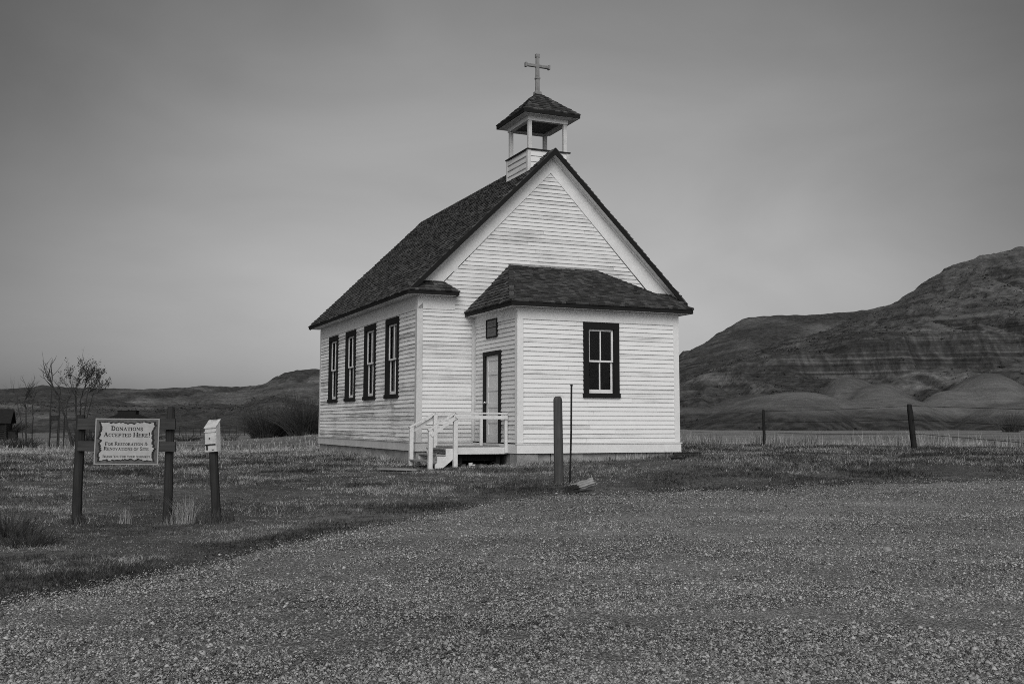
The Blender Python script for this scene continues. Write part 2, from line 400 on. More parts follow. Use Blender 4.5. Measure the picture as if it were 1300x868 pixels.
# tall bleached grass along the wire fence and in the field behind it
def tall_grass():
    X, Y, H, W = [], [], [], []
    def strip(n, x0, x1, off, spread, h0, h1):
        x = rng.uniform(x0, x1, n); fy = np.interp(x, [-60, -10, 6, 9.8, 13.6, 17.4, 40], [34, 40, 47, 41.5, 36.3, 31, 26])
        y = fy+off+rng.normal(0, spread, n); k = rng.random(n) < fbm(x*.9, y*.6, 3, 61)*1.5-.3
        X.append(x[k]); Y.append(y[k]); H.append(rng.uniform(h0, h1, n)[k]*(.5+.9*fbm(x*1.3, y, 2, 3))[k]); W.append(rng.uniform(.008, .02, n)[k])
    strip(9000, 5, 24, .6, .8, .15, .60); strip(9000, 5, 34, 6, 5, .08, .3)
    # rough grass in front of the willows, left
    n = 6000; y = rng.uniform(34, 112, n); x = -y*rng.uniform(.12, .55, n); k = rng.random(n) < fbm(x*.1, y*.2, 3, 12)*1.6-.35
    X.append(x[k]); Y.append(y[k]); H.append(rng.uniform(.06, .32, n)[k]); W.append(rng.uniform(.02, .05, n)[k])
    x, y, h, w = map(np.concatenate, (X, Y, H, W))
    V, Fc = blades(x, y, h, w, .35)
    return V, Fc, np.repeat(rng.uniform(-.1, .45, len(x)), 5)
def wall_weeds(n):
    segs = [((-.08, 10.1), (-.08, 0)), ((-.08, -.06), (.2, -.06)), ((1.45, -2.68), (5.65, -2.68)), ((5.64, -2.7), (5.64, 0))]; X = []; Y = []
    for (a, b), k in zip(segs, (.55, .04, .36, .05)):
        m_ = int(n*k); t = rng.random(m_); X.append(a[0]+(b[0]-a[0])*t+rng.normal(0, .05, m_)); Y.append(a[1]+(b[1]-a[1])*t-np.abs(rng.normal(0, .05, m_)))
    X = np.concatenate(X); Y = np.concatenate(Y); X[:int(n*.55)] -= np.abs(rng.normal(0, .06, int(n*.55)))
    c, s_ = math.cos(CHR), math.sin(CHR); x = CHX+c*X-s_*Y; y = CHY+s_*X+c*Y
    k = rng.random(len(x)) < .1+1.3*sstep(.42, .6, fbm(x*1.6, y*1.6, 3, 19)); x, y = x[k], y[k]
    V, Fc = blades(x, y, rng.uniform(.04, .17, len(x))*(.5+fbm(x*2, y*2, 2, 6)), rng.uniform(.008, .016, len(x)), .6)
    return V, Fc, np.repeat(rng.uniform(-.35, .45, len(x)), 5)
V, Fc, D = wall_weeds(6500)
tag(np_mesh('weeds', V, Fc, M['lawn'], attrs={'dry': D}), 'scraggly weeds along the foot of the church walls', 'weeds', kind='stuff')
V, Fc, D = tall_grass()
tag(np_mesh('tall_grass', V, Fc, m_blade('bleached_grass', .03, .12, .34), attrs={'dry': D}), 'taller bleached grass along the fence and field edge', 'grass', kind='stuff')

def hills():
    u = np.concatenate([np.arange(-1250, -150, 5.0), np.arange(-150, 1450, 2.1), np.arange(1450, 2500, 5.0)]); y = np.concatenate([np.linspace(104, 270, 190), np.linspace(271, 420, 80), np.linspace(424, 720, 60)])
    Yg, Ug = np.meshgrid(y, u, indexing='ij')
    r = (Ug-PPX)/F; Xg = r*Yg*1.006
    k = 1/1337.4
    hz = lambda v, Y: CAM_H+Y*(537.4+(Ug-650)*.0018-v)*k        # height that stands at picture row v when Y ahead
    I = lambda pts: np.interp(Ug, [p[0] for p in pts], [p[1] for p in pts])
    def ridge(crest, yc, y0, p=1.25, wob=14, seed=0, back=.35):
        ycw = yc+(fbm(Xg*.008, Xg*0+seed, 3, seed)-.5)*wob*2
        H = CAM_H+ycw*(537.4+(Ug-650)*.0018-I(crest))*k
        s = np.clip((Yg-y0)/(ycw-y0), 0, 1); up = np.maximum(H, 0)*s**p
        dn = np.maximum(H, 0)*(1-back*np.clip((Yg-ycw)/140, 0, 2)**1.3)
        return np.where(Yg < ycw, up, dn)-1.2*(1-sstep(0, .15, s))
    base = -1.3
    z = np.full_like(Xg, base)
    n = fbm(Xg*.02, Yg*.02, 5, 3); rid = np.abs(fbm(Xg*.018, Yg*.012, 4, 21)-.5)*2
    # far ridges
    z1 = ridge([(-400, 501), (-100, 497), (0, 494), (30, 492.5), (60, 489.5), (90, 492.5), (130, 494), (200, 494), (235, 492), (260, 490), (300, 491), (335, 489), (420, 487), (700, 500), (840, 470), (866, 447), (905, 441), (1000, 440), (1700, 430)], 640, 240, 1.0, 8, 1)
    z1 = z1+np.clip(rid-.16, 0, 1)*-17*sstep(250, 400, Yg)*(1-sstep(590, 640, Yg))*(Ug < 600)
    z2 = ridge([(150, 560), (250, 522), (300, 503), (335, 489), (350, 480), (362, 474.5), (378, 470.5), (395, 469), (430, 470), (520, 482), (620, 505), (700, 530), (1700, 560)], 500, 300, 1.1, 6, 2)
    z3 = ridge([(120, 552), (180, 546), (230, 539), (260, 530), (300, 519), (330, 508), (345, 503.5), (360, 504), (380, 510), (405, 516), (450, 522), (600, 533), (700, 541), (1700, 580)], 300, 165, 1.1, 6, 4)
    z5 = ridge([(-400, 560), (560, 560), (760, 530), (850, 468), (870, 449), (905, 428), (935, 409), (950, 403), (985, 399), (1040, 398), (1090, 394), (1120, 388), (1180, 380), (1700, 350)], 520, 250, 1.05, 5, 6)
    z5 = z5+np.clip(rid-.2, 0, 1)*-9*sstep(260, 360, Yg)*(1-sstep(470, 515, Yg))*(Ug > 700)
    gully_shade = sstep(.34, .08, np.abs(fbm(Xg*.022, Yg*.012, 5, 21)-.5)*2)  # noise lines that carry the painted gully shade
    z2 = z2-np.clip(.10-np.abs(fbm(Xg*.03, Yg*.012, 4, 24)-.5), 0, 1)*28*sstep(310, 380, Yg)*(1-sstep(465, 498, Yg))
    z = np.maximum.reduce([z, z1, z2, z3, z5])
    # the near hill on the right, with its bluff
    crest = I([(-400, 570), (700, 560), (800, 520), (860, 492), (900, 472), (950, 450), (1000, 434), (1050, 419), (1090, 404), (1112, 396), (1130, 386), (1160, 368), (1200, 341), (1240, 325.5), (1300, 312), (1360, 304), (1450, 310), (1700, 340)])
    top = I([(-400, 575), (700, 560), (800, 525), (860, 494), (900, 478), (950, 462), (1000, 448), (1050, 434), (1100, 430), (1200, 429), (1250, 424), (1300, 418), (1450, 400), (1700, 400)])
    bot = I([(-400, 575), (700, 562), (800, 530), (860, 503), (900, 492), (950, 480), (1000, 472), (1100, 474), (1200, 467), (1300, 453), (1450, 440), (1700, 440)])
    foot = I([(-400, 600), (700, 560), (860, 540), (1700, 541)])
    yw = (fbm(Xg*.03, Xg*0, 4, 14)-.5)*34+np.abs(fbm(Xg*.11, Xg*0, 3, 16)-.5)*14       # the bluff wanders and is cut by gullies
    yb, yt = 224+yw, 231.5+yw
    ybe = yt+14; yc = 345+(fbm(Xg*.01, Xg*0, 2, 15)-.5)*16
    def h(v, Y): return CAM_H+Y*(537.4+(Ug-650)*.0018-v)*k
    pts = [(np.full_like(Yg, 150.), h(foot, 150.)), (yb, h(bot, yb)), (yt, h(top, yt)), (ybe, h(top-4, ybe)), (yc, h(crest, yc))]
    zh = np.where(Yg < 150, base, 0.)
    for i in range(len(pts)-1):
        (ya, za), (yb_, zb) = pts[i], pts[i+1]
        t = np.clip((Yg-ya)/(yb_-ya), 0, 1)
        t = {0: t**1.25, 1: t, 2: t, 3: t**.92}[i]
        zh = np.where((Yg >= ya) & (Yg <= yb_), za+(zb-za)*t, zh)
    zh = np.where(Yg > yc, h(crest, yc)-.25*(Yg-yc)**1.1, zh)
    gl = np.abs(fbm(Xg*.12+Yg*.01, Yg*.008, 4, 23)-.5)*2
    mid = sstep(155, 185, Yg)*(1-sstep(330, 345, Yg))
    zh = zh+mid*((fbm(Xg*.05, Yg*.05, 5, 25)-.5)*3.2-(.3-gl)*1.6*(gl < .3))
    z = np.maximum(z, zh)
    # smooth clay mounds at its foot
    clay = np.zeros_like(z); pale = np.zeros_like(z)
    def mound(uc, vc, yc_, hw, dy, pw=1.25, c=1.0, skew=0):
        nonlocal z, clay
        H = CAM_H+yc_*(537.4+(uc-650)*.0018-vc)*k+1.3
        wx = (fbm(Xg*.035, Yg*.035, 4, int(uc))-.5)*.55; wy = (fbm(Xg*.035+40, Yg*.035, 4, int(uc)+3)-.5)*.5
        du = (Ug-uc)/(hw*1.25)+wx*.6; du = du*np.where(du*skew > 0, 1.35, 1); dd_ = (Yg-yc_)/dy
        dd_ = np.where(dd_ > 0, dd_*.5, dd_)+wy*.5
        d = np.sqrt(du**2+dd_**2)
        m = base+H*np.clip(1-d**2, 0, 1)**pw
        m = m-np.clip(.22-np.abs(fbm(Xg*.10, Yg*.03, 4, int(uc)+5)-.5), 0, 1)*3.0*np.clip(d*1.4-.3, 0, 1)*np.clip(H/8, .2, 1)
        e = np.clip(.5+(m-z)/2.2, 0, 1)*sstep(1.0, .88, d)                     # soft joins, not crisp ball-on-ball edges
        zn = z*(1-e)+m*e+1.1*e*(1-e)
        clay = clay*(1-e)+e*c*sstep(1.0, .7, d); z = zn
    mound(1120, 488, 196, 78, 40, 1.2, .9, 1); mound(1070, 480, 206, 70, 34, 1.2, .8, -1); mound(960, 500, 190, 95, 34, 1.2, .6)
    mound(1258, 476, 196, 88, 46, 1.05, 1, 1); mound(1205, 497, 178, 90, 36, 1.2, 1, -1); mound(1360, 490, 174, 130, 40, 1.2, 1)
    mound(1020, 499, 156, 118, 34, .8, .95, 1); mound(1120, 504, 160, 105, 36, 1., .85)
    mound(875, 516, 178, 70, 34, 1.2, .5); mound(1290, 512, 156, 150, 30, 1.1, .8, -1); mound(1490, 502, 150, 130, 30, 1.1, 1)
    mound(790, 522, 160, 90, 30, 1.2, .5); mound(920, 528, 142, 60, 20, 1.2, .4)
    scrub = sstep(2.6, 1.2, z+(fbm(Xg*.08, Yg*.1, 4, 71)-.5)*2.2)*(Yg < 175)*(Ug > 700)*.85
    scrub = np.maximum(scrub, (1-np.clip(clay*1.6, 0, 1))*sstep(.5, .62, fbm(Xg*.03, Yg*.06, 4, 72))*sstep(140, 165, Yg)*(1-sstep(215, 235, Yg))*(Ug > 700)*.7)
    for (uc, vc, w, hh) in ((1252, 341, 9, 3.5), (1040, 416, 22, 3), (1100, 414, 16, 2.5), (958, 492, 16, 2.5), (975, 491, 8, 2), (1180, 418, 60, 2), (905, 478, 25, 3), (30, 515, 26, 2), (52, 517, 10, 2), (240, 513, 14, 2), (190, 513, 10, 2), (345, 487, 12, 2), (1285, 399, 25, 3)):
        vv = 537.4+(Ug-650)*.0018-(z-CAM_H)/Yg/k
        pale = np.maximum(pale, np.exp(-((Ug-uc)/w)**2-((vv-vc)/hh)**2))
    z = z+(fbm(Xg*.3, Yg*.3, 3, 44)-.5)*1.0*sstep(110, 150, Yg)*(1-clay*.8)+(fbm(Xg*.02, z*.9, 3, 45)-.5)*1.5*sstep(170, 250, Yg)-np.clip(.12-np.abs(fbm(Xg*.045, Yg*.012, 4, 46)-.5), 0, 1)*22*sstep(165, 230, Yg)*(1-sstep(300, 335, Yg))*(Ug > 700)*(1-clay)
    keep = z.copy()
    # sagebrush: small dark clumps scattered over the rougher slopes
    nb = 42000; cu = rng.uniform(-100, 1450, nb); cy = rng.uniform(118, 400, nb)
    iu = np.clip(np.searchsorted(u, cu), 0, len(u)-1); iy = np.clip(np.searchsorted(y, cy), 0, len(y)-1)
    cx = Xg[iy, iu]; cyy = Yg[iy, iu]; cz = z[iy, iu]
    ok = (cz > np.where(cu < 600, 2.5, -.3)) & (clay[iy, iu] < .35) & (rng.random(nb) < .15+1.6*np.clip(fbm(cx*.02, cyy*.03, 4, 88)-.35, 0, 1))
    cx = cx[ok]+rng.normal(0, .2, ok.sum()); cyy = cyy[ok]; cz = cz[ok]; nb = len(cx)
    sz = np.exp(rng.normal(math.log(.30), .42, nb)); kk = 7
    c = np.stack([cx, cyy, cz], -1)[:, None]+rng.normal(0, 1, (nb, kk, 3))*sz[:, None, None]*np.array([.8, .6, .28])+np.array([0, 0, .18])
    q = rng.normal(0, 1, (nb, kk, 3, 3))*sz[:, None, None, None]*.42; q[..., 2] *= .7
    V = (c[:, :, None]+q).reshape(-1, 3)
    tb = NT('sage_leaf'); ms = tb.base(tb.ramp(tb.island(), [(.1, .016), (.9, .06)]))
    sg_ = np_mesh('sagebrush', V, np.arange(len(V)).reshape(-1, 3), ms); tag(sg_, 'dark sagebrush speckling the badland slopes', 'sagebrush', kind='stuff')
    o = np_mesh('hills', np.stack([Xg, Yg, keep], -1).reshape(-1, 3), grid_faces(len(y), len(u)), m_hill(), smooth=True, attrs={'clay': clay.ravel(), 'pale': pale.ravel(), 'scrub': scrub.ravel(), 'gully_shade': (gully_shade*(1-clay)).ravel()})
    return tag(o, kind='structure')
hills()

# ------------------------------------------------------------------ church
church = empty('church', (CHX, CHY, 0), CHR)
tag(church, 'white clapboard country church with dark shingle roof and small belfry', 'church')
W, L, D_, VX0, VX1 = 7.0, 10.11, 2.617, 1.472, 5.572
ZS, ZF, ZVF = .23, 3.366, 2.96
def part(mb, name, mat, parent=church, label=None, **k):
    o = mb.build(name, M[mat], parent, **k)
    if label: o['label'] = label
    return o

def lap(mb, O, U, N, lo, hi, z0, z1, e, opens=(), ends=(2.2, 4.4)):
    """clapboards: lo(z), hi(z) bound each course; opens = (u0, u1, z0, z1)"""
    O = Vector(O); U = Vector(U); N = Vector(N); n = max(1, round((z1-z0)/e)); e = (z1-z0)/n
    for i in range(n):
        zb, zt = z0+i*e, z0+(i+1)*e; zm = (zb+zt)/2
        a, b = min(lo(zb), lo(zt)), max(hi(zb), hi(zt))
        segs = [(a, b)]
        for (p, q, c, d) in opens:
            if c-.01 < zm < d+.01:
                segs = [s for (s0, s1) in segs for s in ((s0, min(s1, p)), (max(s0, q), s1)) if s[1]-s[0] > .01]
        for s0, s1 in segs:
            x = s0; first = True
            while x < s1-.01:
                ln = random.uniform(*ends)*(random.uniform(.3, 1) if first else 1); first = False
                x2 = min(s1, x+ln)
                if s1-x2 < .4: x2 = s1
                j = random.uniform(-.0012, .0012); t = .027+random.uniform(-.005, .005)
                c0 = lambda xx, z: min(max(xx, lo(z)), hi(z))
                xa, xb = x+.002, x2-.002
                bl, br, tl, tr = c0(xa, zb), c0(xb, zb), c0(xa, zt), c0(xb, zt)
                P = lambda uu, z, o_: O+U*uu+N*o_+Vector((0, 0, z))
                mb.hexa([P(bl, zb+j, 0), P(br, zb+j, 0), P(tr, zt+.012, 0), P(tl, zt+.012, 0), P(bl, zb+j, t), P(br, zb+j, t), P(tr, zt+.012, .0015), P(tl, zt+.012, .0015)])
                x = x2
WIN_S = [(2.02+2.09*i, ) for i in range(4)]
WW, WZ0, WZ1 = .57, 1.285, 3.335
side_open = [(c[0]-WW+.06, c[0]+WW-.06, WZ0+.06, WZ1-.06) for c in WIN_S]
m = MB(); lap(m, (0, 0, 0), (0, 1, 0), (-1, 0, 0), lambda z: .09, lambda z: L-.09, ZS, ZF, .1, side_open); part(m, 'wall', 'side', label='weathered side wall with flaking paint')
m = MB(); lap(m, (W, 0, 0), (0, 1, 0), (1, 0, 0), lambda z: .09, lambda z: L-.09, ZS, ZF, .1); part(m, 'wall', 'side')
slope = (7.57-3.80)/(3.5+.33)
gl_ = lambda z: .09 if z <= ZF else max(.09, (z-ZF)/((7.02-ZF)/3.5))
m = MB(); lap(m, (0, 0, 0), (1, 0, 0), (0, -1, 0), gl_, lambda z: W-gl_(z), ZS, 7.0, .1, [(VX0, VX1, -1, 2.9)]); part(m, 'wall', 'front', label='gable front wall of narrow white clapboards')
m = MB(); lap(m, (0, L, 0), (1, 0, 0), (0, 1, 0), gl_, lambda z: W-gl_(z), ZS, 7.0, .1); part(m, 'wall', 'side')
DOOR = (-1.70, -.62, .2, 2.33)
m = MB(); lap(m, (VX0, 0, 0), (0, 1, 0), (-1, 0, 0), lambda z: -D_+.09, lambda z: -.06, ZS, ZVF+.15, .1, [(DOOR[0]+.05, DOOR[1]-.05, -1, DOOR[3]-.05)]); part(m, 'wall', 'porch_side', label='narrow entry wall holding the door')
m = MB(); lap(m, (VX1, 0, 0), (0, 1, 0), (1, 0, 0), lambda z: -D_+.09, lambda z: 0, ZS, ZVF+.15, .1); part(m, 'wall', 'vest')
FW = (3.075, 3.995, 1.24, 2.95)
m = MB(); lap(m, (0, -D_, 0), (1, 0, 0), (0, -1, 0), lambda z: VX0+.09, lambda z: VX1-.09, ZS, ZVF, .1, [(FW[0]+.06, FW[1]-.06, FW[2]+.06, FW[3]-.06)]); part(m, 'wall', 'vest', label='bright vestibule front wall of narrow clapboards')
# interior: floor and dark lining, so the windows look into a closed room
m = MB(); m.box(.03, W-.03, .03, L-.03, .1, .16); m.box(VX0+.03, VX1-.03, -D_+.03, .02, .1, .16); part(m, 'floor', 'inside')
m = MB()
zc = 3.9
for (x0, y0, x1, y1) in ((W-.06, .06, W-.06, L-.06), (.06, L-.06, W-.06, L-.06), (1.3, 4.0, 1.3, 4.05)): m.bar((x0, y0, 1.9), (x1, y1, 1.9), .02, 3.5)
m.box(.04, W-.04, .04, L-.04, zc, zc+.03); m.box(VX0+.04, VX1-.04, -D_+.04, -.01, 3.1, 3.13); m.box(VX0+.05, VX1-.05, .03, .05, .16, 3.1)
part(m, 'lining', 'inside')

# corner boards
cb = [((-.026, .09), (-.026, .07), 'sq', 'oldtrim', 0, 0, -.34), ]
def corner(x, y, sx, sy, z0, z1, mat):
    m = MB(); w = .115; t = .03
    m.box(min(x+sx*t, x-sx*w), max(x+sx*t, x-sx*w), min(y, y+sy*t), max(y, y+sy*t), z0, z1)
    m.box(min(x, x+sx*(t-.002)), max(x, x+sx*(t-.002)), min(y-sy*.002, y-sy*w), max(y-sy*.002, y-sy*w), z0, z1)
    part(m, 'corner_board', mat, bevel=.003)
corner(0, 0, -1, -1, ZS-.004, ZF+.30, 'oldtrim'); corner(0, L, -1, 1, ZS-.004, ZF+.30, 'oldtrim'); corner(W, L, 1, 1, ZS-.004, ZF+.3, 'oldtrim'); corner(W, 0, 1, -1, ZS-.004, ZF+.3, 'oldtrim')
corner(VX0, -D_, -1, -1, ZS-.004, ZVF+.2, 'trim'); corner(VX1, -D_, 1, -1, ZS-.004, ZVF+.2, 'trim')
m = MB(); m.box(VX0-.028, VX0-.002, -.10, -.024, ZS, 3.1); m.box(VX0-.10, VX0-.03, -.05, -.02, ZS, 3.1); part(m, 'corner_board', 'oldtrim')
# skirt boards and frieze
def band(z0, z1, t, mat, name, cap=True):
    m = MB()
    m.box(-t, 0, -t, L+t, z0, z1); m.box(W, W+t, -t, L+t, z0, z1); m.box(0, W, L, L+t, z0, z1); m.box(0, VX0-t-.001, -t, 0, z0, z1); m.box(VX1+t+.001, W, -t, 0, z0, z1)
    if cap:
        m.box(-t-.02, .0, -t-.02, L+t+.02, z1+.001, z1+.022); m.box(0, VX0-t-.03, -t-.02, 0, z1+.001, z1+.022)
    part(m, name, mat)
band(0, ZS-.03, .045, 'oldtrim', 'skirt_board')
m = MB(); t = .045
m.box(VX0-t, VX1+t, -D_-t, -D_, 0, ZS-.03); m.box(VX0-t, VX0, -D_, 0, 0, ZS-.03); m.box(VX1, VX1+t, -D_, 0, 0, ZS-.03)
m.box(VX0-t-.02, VX1+t+.02, -D_-t-.02, -D_, ZS-.029, ZS-.008)
part(m, 'skirt_board', 'trim')
m = MB(); t = .03
m.box(-t, 0, -t, L+t, ZF, 3.74); m.box(W, W+t, -t, L+t, ZF, 3.74); m.box(0, .93, -t, 0, ZF+.02, 3.74); m.box(W-.93, W, -t, 0, ZF+.02, 3.74)
part(m, 'frieze_board', 'trim')
m = MB(); m.box(VX0-.03, VX1+.03, -D_-.032, -D_, ZVF, 3.24); m.box(VX0-.032, VX0, -D_, 0, ZVF+.02, 3.24); m.box(VX1, VX1+.032, -D_, 0, ZVF+.02, 3.24); part(m, 'frieze_board', 'trim')
# foundation of rough concrete blocks
m = MB()
def blocks(x0, y0, x1, y1):
    d = Vector((x1-x0, y1-y0, 0)); n = max(1, round(d.length/.9)); nrm = Vector((d.y, -d.x, 0)).normalized()
    for i in range(n):
        a = Vector((x0, y0, 0))+d*(i/n); b = Vector((x0, y0, 0))+d*((i+1)/n); o_ = nrm*random.uniform(-.02, .02); g = d.normalized()*.004
        zt = random.uniform(-.012, -.003)
        m.hexa([a+g+o_+Vector((0, 0, -.7)), b-g+o_+Vector((0, 0, -.7)), b-g+o_-nrm*.2+Vector((0, 0, -.7)), a+g+o_-nrm*.2+Vector((0, 0, -.7)), a+g+o_+Vector((0, 0, zt)), b-g+o_+Vector((0, 0, zt)), b-g+o_-nrm*.2+Vector((0, 0, zt)), a+g+o_-nrm*.2+Vector((0, 0, zt))])
blocks(.02, L, .02, 0); blocks(0, .02, VX0, .02); part(m, 'foundation', 'concrete', bevel=.012); m = MB(); blocks(W-.02, 0, W-.02, L); part(m, 'foundation', 'concrete', bevel=.012); m = MB(); blocks(VX0, -D_+.04, VX1-.02, -D_+.04); blocks(VX1-.03, -D_, VX1-.03, 0); blocks(VX0+.02, 0, VX0+.02, -D_); part(m, 'foundation', 'concrete', bevel=.012); m = MB()
m.box(VX0-.02, VX0+.5, -D_+.0, -D_+.42, -.6, -.01); part(m, 'footing', 'concrete', bevel=.02)


# shingles
def shingles(mb, O, U, V, lo, hi, vmax, e=.135, w=(.09, .19), th=.023):
    O = Vector(O); U = Vector(U).normalized(); V = Vector(V).normalized(); N = U.cross(V).normalized()
    if N.z < 0: N = -N
    v = -.02; row = 0
    while v < vmax-.01:
        v2 = min(v+e*1.55, vmax); a, b = lo(max(v, 0)), hi(max(v, 0)); x = a-random.uniform(0, .05)
        if b-a < .02: break
        while x < b:
            ww = random.uniform(*w); x2 = min(x+ww, b)
            xa, xb = max(x, a)+.003, x2-.003
            if xb-xa > .01:
                vb = v+random.uniform(-.012, .012); t = th*random.uniform(.75, 1.6); lift = .004
                ca = lambda q, vv: min(max(q, lo(min(max(vv, 0), vmax))), hi(min(max(vv, 0), vmax)))
                xta, xtb = ca(xa, v2), ca(xb, v2)
                P = lambda q, vv, h: O+U*q+V*vv+N*h
                p0, p1, p2, p3 = P(xa, vb, t+lift), P(xb, vb, t*random.uniform(.85, 1.2)+lift), P(xtb, v2, lift), P(xta, v2, lift)
                b0, b1 = P(xa, vb, -.004), P(xb, vb, -.004)
                k = len(mb.v); mb.v += [tuple(q) for q in (p0, p1, p2, p3, b0, b1)]
                mb.f += [(k, k+1, k+2, k+3), (k+4, k+5, k+1, k), (k+4, k, k+3), (k+5, k+2, k+1)]
            x = x2
        v += e; row += 1
EX0, EZ, RZ = -.33, 3.80, 7.57          # eave line and ridge
sl = math.hypot(3.83, RZ-EZ); dv = Vector((3.83, 0, RZ-EZ)).normalized()
m = MB()
# deck boards under the shingles
for sgn in (0, 1):
    fx = (lambda x: x) if not sgn else (lambda x: W-x)
    n_ = Vector((-dv.z, 0, dv.x)) if not sgn else Vector((dv.z, 0, dv.x))
    a0, a1, b1, b0 = [Vector((fx(x), y, z)) for x, y, z in ((EX0, -.30, EZ), (EX0, L+.30, EZ), (3.5, L+.30, RZ), (3.5, -.30, RZ))]
    m.prism([a0, a1, b1, b0], Vector((0, 0, -.05)))
part(m, 'roof', 'dark')
m = MB()
jag = lambda v: -.325+random.uniform(-.012, .012)
shingles(m, (EX0-.02, 0, EZ-.01), (0, 1, 0), dv, jag, lambda v: L+.32, sl)
shingles(m, (W-EX0+.02, 0, EZ-.01), (0, 1, 0), (-dv.x, 0, dv.z), jag, lambda v: L+.32, sl)
rf = part(m, 'roof', 'shingle', label='steep dark cedar shingle roof')
m = MB()
y = -.33
while y < L+.3:
    y2 = y+.17
    for sg in (-1, 1):
        d_ = Vector((sg*dv.x, 0, -dv.z)); nn = Vector((sg*dv.z, 0, dv.x))
        top = Vector((3.5, 0, RZ+.028))
        a = top; b = top+d_*.15; h = random.uniform(.012, .02)
        m.hexa([a+Vector((0, y, 0)), b+Vector((0, y, 0)), b+Vector((0, y2+.08, 0)), a+Vector((0, y2+.08, 0)), a+Vector((0, y, 0))+nn*h, b+Vector((0, y, 0))+nn*h, b+Vector((0, y2+.08, -.01))+nn*.004, a+Vector((0, y2+.08, -.01))+nn*.004])
    y = y2
m.build('ridge_cap', M['shingle'], rf)
# dark fascias on eaves and rakes
m = MB()
for x in (EX0, W-EX0):
    s = -1 if x < 0 else 1
    m.box(min(x, x+s*.025), max(x, x+s*.025), -.32, L+.32, EZ-.10, EZ+.005)
for yy in (-.30, L+.275):
    for sg in (0, 1):
        fx = (lambda q: q) if not sg else (lambda q: W-q)
        n2 = .12
        pts = [(fx(EX0+.02), EZ-.12), (fx(3.5), RZ-.155+.02), (fx(3.5), RZ+.01), (fx(EX0-.02), EZ-.02)]
        m.prism([(q, yy, z) for q, z in pts], (0, .025 if yy > 0 else -.028, 0))
part(m, 'fascia', 'dark')
# soffits
m = MB()
for s0, s1 in ((EX0, 0), (W, W-EX0)): m.box(s0, s1, -.29, L+.29, EZ-.092, EZ-.07)
for sg in (0, 1):
    fx = (lambda q: q) if not sg else (lambda q: W-q)
    for y0, y1 in ((-.295, .0), (L, L+.27)):
        m.prism([(fx(EX0+.02), y0, EZ-.085), (fx(EX0+.02), y1, EZ-.085), (fx(3.5), y1, RZ-.112), (fx(3.5), y0, RZ-.112)], (0, 0, .02))
part(m, 'soffit', 'trim')
# rake frieze boards on the gable wall
m = MB()
for sg in (0, 1):
    fx = (lambda q: q) if not sg else (lambda q: W-q)
    sl2 = (7.02-ZF)/3.5
    pts = [(fx(.0), ZF+.05), (fx(3.5), 7.02), (fx(3.5), RZ-.115), (fx(-.06), EZ-.12+.24)]
    m.prism([(q, 0, z) for q, z in pts], (0, -.034-.001*sg, 0))
part(m, 'rake_board', 'trim')
# bed mould: small strip under the rake
m = MB()
for sg in (0, 1):
    fx = (lambda q: q) if not sg else (lambda q: W-q)
    m.bar((fx(.05), -.06, EZ+.24), (fx(3.46), -.06, RZ-.15), .05, .05)
part(m, 'moulding', 'trim')
# eave returns
for sg in (0, 1):
    fx = (lambda q: q) if not sg else (lambda q: W-q)
    s = 1 if not sg else -1
    m = MB()
    x0, x1, xt = fx(EX0-.02), fx(.93), fx(.58); zb, zt = EZ+.0, EZ+.27
    A, B, C, Dd = Vector((x0, -.34, zb)), Vector((x1, -.34, zb)), Vector((xt, -.035, zt)), Vector((x0+s*.2, -.035, zt))
    B2 = Vector((x1, -.035, zb))
    m.poly([A, B, C, Dd]); m.poly([B, B2, C])
    U_ = Vector((s, 0, 0)); V_ = Vector((0, .305, .27)); ln = V_.length
    shingles(m, (x0, -.34, zb), U_, V_, lambda v: .03, lambda v: abs(x1-x0)-(abs(x1-xt))*v/ln, ln, .11)
    V2 = Vector((xt-x1, 0, .27)); l2 = V2.length
    shingles(m, (x1, -.34, zb), (0, 1, 0), V2, lambda v: .305*v/l2, lambda v: .3, l2, .11)
    er = part(m, 'eave_return', 'shingle')
    f_ = MB(); f_.box(min(x0, x1), max(x0, x1), -.335, -.31, EZ-.10, EZ-.003); f_.box(min(x1, x1-s*.025), max(x1, x1-s*.025), -.31, -.03, EZ-.10, EZ-.003); f_.build('fascia', M['dark'], er)
    f_ = MB(); f_.box(min(x0+s*.03, x1-s*.03), max(x0+s*.03, x1-s*.03), -.309, -.03, EZ-.09, EZ-.072); f_.build('soffit', M['trim'], er)

# vestibule hip roof
e0, e1, ye, ze, tz, t0, t1 = 1.205, 5.84, -2.885, 3.33, 4.57, 2.40, 4.70
vr = MB()
A, B, C, Dd = Vector((e0, ye, ze)), Vector((e1, ye, ze)), Vector((t1, -.03, tz)), Vector((t0, -.03, tz)); A2, B2 = Vector((e0, -.03, ze)), Vector((e1, -.03, ze))
vr.poly([A, B, C, Dd]); vr.poly([A2, A, Dd]); vr.poly([B, B2, C])
Vf = Vector((0, -.03-ye, tz-ze)); lf = Vf.length
shingles(vr, (e0, ye-.015, ze), (1, 0, 0), Vf, lambda v: (t0-e0)*v/lf-.02, lambda v: (e1-e0)-(e1-t1)*v/lf+.02, lf, .13)
Vs = Vector((t0-e0, 0, tz-ze)); ls = Vs.length
shingles(vr, (e0-.015, ye, ze), (0, 1, 0), Vs, lambda v: (-.03-ye)*v/ls-.02, lambda v: -.03-ye, ls, .13)
Vs = Vector((t1-e1, 0, tz-ze)); ls2 = Vs.length
shingles(vr, (e1+.015, ye, ze), (0, 1, 0), Vs, lambda v: (-.03-ye)*v/ls2-.02, lambda v: -.03-ye, ls2, .13)
vro = part(vr, 'vestibule_roof', 'shingle2', label='low hipped shingle roof over the entry')
